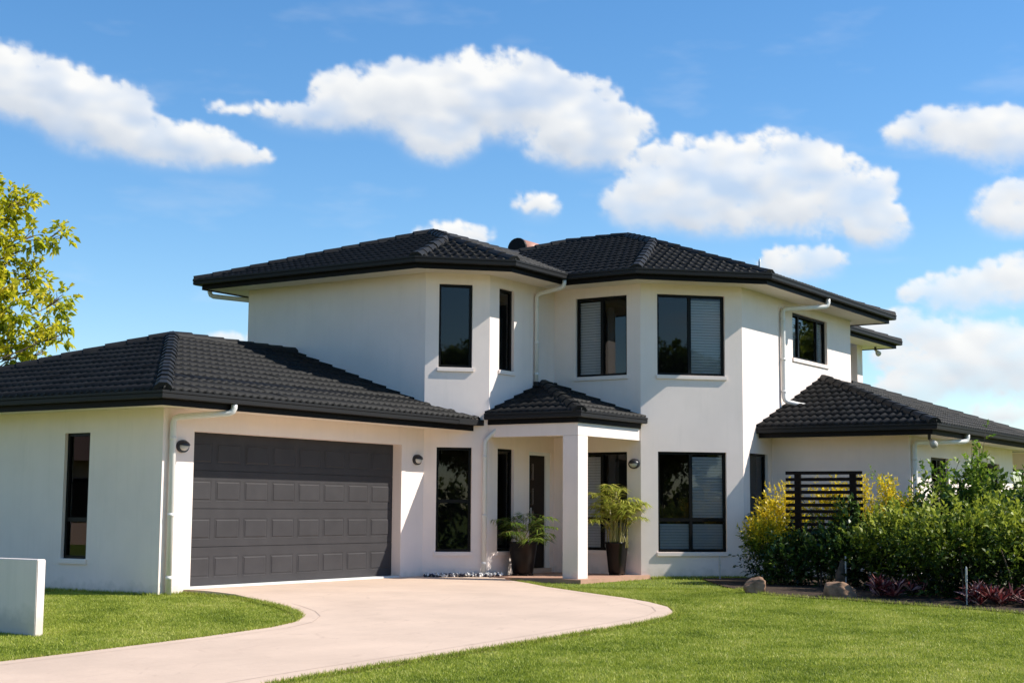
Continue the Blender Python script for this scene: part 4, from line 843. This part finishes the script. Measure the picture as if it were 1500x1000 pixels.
# ---------------------------------------------------------------- trees
def tree(name, label, trunk, clumps, m, seed, per, ln, wd, tr=.14, sprl=.22, nl=7):
    rng = np.random.default_rng(seed); zb = gz(trunk[0], trunk[1]); e = empty(name, (trunk[0], trunk[1], zb)); tag(e, label, 'tree'); mb = MB(); parts = []
    C = np.array([c[:3] for c in clumps]); top = C[:, 2].max(); T0 = np.array([trunk[0], trunk[1], zb-.1]); cen = C.mean(0)
    axis = lambda h: np.array([trunk[0]+(cen[0]-trunk[0])*.5*h, trunk[1]+(cen[1]-trunk[1])*.5*h, zb+(top-zb)*h])
    hs = np.linspace(0, .93, 9); mb.tube([tuple(axis(h)+np.array([math.sin(h*7), math.cos(h*6), 0])*.08) for h in hs], list(tr*(1-hs*.85)), 9)
    limb = MB()
    for c in clumps:
        c3 = np.array(c[:3]); h0 = max(.22, min(.85, (c3[2]-zb)/(top-zb)-.22)); a = axis(h0)
        mid = a+(c3-a)*.5+np.array([0, 0, .12])+rng.normal(0, .12, 3); limb.tube([tuple(a), tuple(mid), tuple(c3)], [.034, .018, .007], 5)
        for k in range(4): q = c3+rand_dirs(1, rng)[0]*c[3]*.8; limb.tube([tuple(c3-(c3-mid)*.2), tuple((c3+q)/2+rng.normal(0, .03, 3)), tuple(q)], [.010, .007, .003], 4, False)
        n = int(per*(c[3]/.4)**2); u = rand_dirs(n, rng); st = c3+u*(c[3]*rng.uniform(.3, 1.0, n)**.7)[:, None]; ax = u*.8+np.array([[0, 0, .15]])+rand_dirs(n, rng)*.5
        parts.append(sprig_leaves(st, ax, nl, sprl*rng.uniform(.5, 1.2, n), ln, wd, rng, .5+rng.normal(0, .16, n)+u[:, 2]*.15, .8, .25))
    V, F, r_ = merge(parts); fast_mesh('crown', V, F, m, e, r_); tk = mb.build('trunk', M_bark, e, smooth=True); limb.build('limb', M_bark, tk, smooth=True); return e
CL = [(15.82, 21.75, 6.87, .50), (17.05, 22.03, 6.52, .42), (17.16, 21.61, 6.56, .28), (16.31, 21.58, 5.73, .55), (16.87, 21.53, 5.33, .42), (17.03, 21.03, 5.86, .24), (17.50, 20.88, 5.92, .24), (17.45, 21.51, 5.28, .28), (16.31, 21.32, 4.75, .5), (16.52, 20.85, 4.51, .38), (17.53, 21.58, 4.99, .25), (17.39, 20.67, 4.72, .28), (17.67, 21.26, 4.42, .30), (16.98, 20.16, 4.04, .20), (16.85, 21.62, 4.24, .40), (17.37, 21.70, 3.99, .30), (17.01, 20.80, 3.96, .25), (17.85, 21.63, 3.91, .20), (17.08, 22.65, 4.07, .50), (15.89, 21.71, 5.08, .60), (15.60, 21.94, 6.01, .60), (16.20, 22.85, 4.49, .60), (17.23, 22.13, 5.99, .33), (16.42, 21.60, 6.66, .30), (16.79, 21.15, 3.72, .20)]
CL = [(x*1.1-.08, y*1.1+.12, 1.11+(z-1.11)*1.1, rr*.85) for x, y, z, rr in CL]
rt = np.random.default_rng(71)
for k in range(26): u = rand_dirs(1, rt)[0]; CL.append((16.6+u[0]*1.9, 24.6+abs(u[1])*1.7, 5.9+u[2]*2.2, .6))
tree('leafy_tree', 'yellow-green leafy tree rising behind the garage roof', (16.6, 24.6), CL, ML_tree, 72, 66, .15, .075)
# a dark tree across the street whose reflection shows in the upper corner window
CT = []
for k in range(60): u = rand_dirs(1, rt)[0]; s_ = rt.uniform(.5, 1); CT.append((2.5+u[0]*2.9*s_, -13+u[1]*2.9*s_, 5.0+u[2]*2.6*s_, .75))
st0 = tree('street_tree', 'dark green street tree across the road, seen only mirrored in the windows', (2.5, -13), CT, ML_green, 73, 34, .2, .10, .22, .3, 6)
st0['group'] = 'street trees across the road'
kids = {}
for q in list(COL.objects):
    if q.parent: kids.setdefault(q.parent.name, []).append(q)
def copy_tree(o, parent, Mx):
    c = o.copy(); COL.objects.link(c)
    if parent is None: c.matrix_basis = Mx @ o.matrix_basis
    else: c.parent = parent; c.matrix_parent_inverse = o.matrix_parent_inverse.copy(); c.matrix_basis = o.matrix_basis.copy()
    for ch in [q for q in kids.get(o.name, [])]: copy_tree(ch, c, Mx)
    return c
for (x, y, a) in ((-6, -15, 1.1), (9.5, -15.5, 2.3), (-14, -11, 3.0), (17, -18, 4.1), (-20, -3, 5.2), (-22, 7, .6), (-23, 18, 1.9), (-22, 28, 2.8)):
    T0 = Matrix.Translation((2.5, -13, 0)); copy_tree(st0, None, Matrix.Translation((x, y, -.2)) @ Matrix.Rotation(a, 4, 'Z') @ T0.inverted())
for k, a in enumerate((-24, -17, -11, -6, -1, 4, 8.5, 62, 68, 75, 83)):
    dk = 58+9*math.sin(k*2.1); T0 = Matrix.Translation((2.5, -13, 0)); c = copy_tree(st0, None, Matrix.Translation((dk*math.cos(R(a)), dk*math.sin(R(a)), -.1)) @ Matrix.Rotation(k*1.3, 4, 'Z') @ T0.inverted())
    c['label'] = 'distant dark green tree standing in open ground well beyond the house'; c['group'] = 'distant trees beyond the block'; c.name = 'distant_tree'
shrub('street_hedge', 'long dark clipped hedge added across the road to darken low window reflections', 'hedge', [(-26+4*k, -20+.3*math.sin(k), .4, 2.3, .8, 1.7) for k in range(14)]+[(-28, -18+4.5*k, .4, .8, 2.5, 1.7) for k in range(12)], 5200, 6, .5, .30, .20, ML_green, 91, .1, None, 26, .8)  # unseen hedge, added to darken the low reflections in the panes
# neighbouring cottage and fence reflected in the garage side window
nh = empty('neighbour_house', (-9, 44, -.3)); tag(nh, 'pink neighbouring cottage reflected in the garage side window', 'house')
M_pink = mat('pink_render', (.55, .36, .29), .85, 1, .1); M_nroof = mat('brown_tile', (.17, .10, .075), .7, 5, .3)
mb = MB(); mb.abox((-15, -3), (41, 50), (-.8, 2.7)); mb.build('wall', M_pink, nh)
mb = MB(); mb.add([(-15.7, 40.3, 2.7), (-2.3, 40.3, 2.7), (-2.3, 50.7, 2.7), (-15.7, 50.7, 2.7), (-10.5, 45.5, 4.8), (-7.5, 45.5, 4.8)], [(0, 1, 5, 4), (1, 2, 5), (2, 3, 4, 5), (3, 0, 4), (3, 2, 1, 0)]); mb.build('roof', M_nroof, nh)
for xx in (-12, -7):
    mb = MB(); mb.abox((xx, xx+2.2), (40.96, 40.995), (.6, 2.1)); mb.build('window', M_frame, nh)
fe = empty('paling_fence', (-8, 36, -.5)); tag(fe, 'pale paling fence in front of the neighbouring cottage', 'fence')
sm = MB(); sm.abox((-.05, .05), (-.012, .012), (0, 1.25)); pal = sm.build('paling', M_white, None, center=False)
for k in range(90):
    o = pal if k == 0 else pal.copy()
    if k: COL.objects.link(o)
    o.location = (-16+k*.145, 36, -.62); o.parent = fe; o.matrix_parent_inverse = wmat(fe).inverted()
mb = MB(); mb.abox((-16.1, -2.9), (36.014, 36.05), (-.4, -.32)); mb.abox((-16.1, -2.9), (36.014, 36.05), (.3, .38)); mb.build('rail', M_white, fe)
# ---------------------------------------------------------------- grass blades
def inside(poly, x, y):
    r_ = np.zeros(len(x), bool); n = len(poly); j = n-1
    for i in range(n):
        xi, yi = poly[i]; xj, yj = poly[j]; c = ((yi > y) != (yj > y)) & (x < (xj-xi)*(y-yi)/(yj-yi+1e-12)+xi); r_ ^= c; j = i
    return r_
HOUSE = [(X0, 30), (X0, YG), (X1, YG), (XA1, YA1), (21.3, 14.45), (21.3, 12.5), (23.75, 12.5), (XI, YB), (XA2, YA2), (26.3, 11.2), (40, 11.2), (40, 30)]
rng = np.random.default_rng(81)
def blades(n, d0, d1, l0, l1, hmul):
    dd = rng.uniform(d0, d1, n); ll = rng.uniform(l0, l1, n); x = H2[0]*dd+H2[1]*ll; y = H2[1]*dd-H2[0]*ll
    k = ~(inside(drv_poly, x, y) | inside(BED, x, y) | inside(HOUSE, x, y)); x, y = x[k], y[k]
    patch = np.clip(.5+.75*perlin(x*.9, y*.9, 201)+.55*perlin(x*2.7, y*2.7, 202)+.35*perlin(x*8, y*8, 203), 0, 1); n = len(x)
    an = rng.uniform(0, 6.283, n); h = (.012+.016*rng.random(n)+.005*patch)*hmul; w = rng.uniform(.003, .006, n)*hmul; lean = rng.uniform(.1, .9, n)*h
    z = gzn(x, y)-.002; ca, sa = np.cos(an), np.sin(an); th = rng.uniform(0, 6.283, n)
    V = np.stack([np.stack([x-ca*w, y-sa*w, z], 1), np.stack([x+ca*w, y+sa*w, z], 1), np.stack([x+np.cos(th)*lean, y+np.sin(th)*lean, z+h], 1)], 1).reshape(-1, 3)
    return V, np.repeat(np.clip(rng.normal(.5, .17, n)+.55*(patch-.5)+.35*(rng.random(n) < .05), 0, 1), 3)
V1_, r1_ = blades(1150000, 10.5, 23.5, -6.5, 7.5, 1.0); V2_, r2_ = blades(180000, 5, 27, -16, 14, 1.3)
def edge_blades(pts, n, side):
    P = np.array(pts); seg = np.linalg.norm(np.diff(P, axis=0), axis=1); k = rng.choice(len(seg), n, p=seg/seg.sum()); t_ = rng.random((n, 1)); T = (P[k+1]-P[k])/seg[k][:, None]
    q = P[k]+(P[k+1]-P[k])*t_+np.stack([-T[:, 1], T[:, 0]], 1)*(side*(rng.random(n)**1.3*.10-.012+(.055 if len(pts) == len(nearR) else 0)))[:, None]; x, y = q[:, 0], q[:, 1]; an = rng.uniform(0, 6.283, n); h = .025+.045*rng.random(n)**2; w = rng.uniform(.003, .006, n); z = gzn(x, y)+.005; th = rng.uniform(0, 6.283, n); ln_ = h*rng.uniform(.2, 1.1, n)
    V = np.stack([np.stack([x-np.cos(an)*w, y-np.sin(an)*w, z], 1), np.stack([x+np.cos(an)*w, y+np.sin(an)*w, z], 1), np.stack([x+np.cos(th)*ln_, y+np.sin(th)*ln_, z+h], 1)], 1).reshape(-1, 3); return V, np.repeat(np.clip(rng.normal(.5, .22, n), 0, 1), 3)
near = [p_ for p_ in DRV_L if p_[0] > 5]; nearR = [p_ for p_ in DRV_R if p_[0] > 5]; bedge = BED[3:17]
eb = [edge_blades(near, 14000, -1), edge_blades(nearR, 16000, 1), edge_blades(bedge, 9000, 1), edge_blades([(X0-.03, 21), (X0-.03, YG-.03), (15.0, YG-.03)], 6000, -1), edge_blades([(23.75, 12.45), (XI+.1, YB-.15), (XA2-.05, YA2-.05)], 4000, -1)]
V = np.concatenate([V1_, V2_]+[e_[0] for e_ in eb]); r_ = np.concatenate([r1_, r2_]+[e_[1] for e_ in eb])
ML_grass = leafmat('grass_blade', [(.09, .135, .012), (.26, .325, .032), (.43, .475, .065), (.64, .60, .20)], .35, .5, .3)
g = fast_mesh('grass', V, np.arange(len(V)).reshape(-1, 3), ML_grass, None, r_); tag(g, 'short mown green grass covering the front lawn', 'grass', None, 'stuff')
GROUPS = {'golden_shrub': 'golden shrubs around the trellis', 'green_shrub': 'mid green hedge shrubs', 'glossy_shrub': 'dark glossy shrubs', 'climbing_shrub': 'light green climbing shoots', 'red_leaf_plant': 'red-leaved border plants', 'potted_palm': 'potted palms on the porch', 'boulder': 'boulders at the bed edge', 'sprinkler_riser': 'sprinkler risers in the bed', 'security_light': 'small lights under the eaves'}
for o in COL.objects:
    if o.parent is None and o.name.split('.')[0] in GROUPS: o['group'] = GROUPS[o.name.split('.')[0]]
S.render.engine = 'CYCLES'
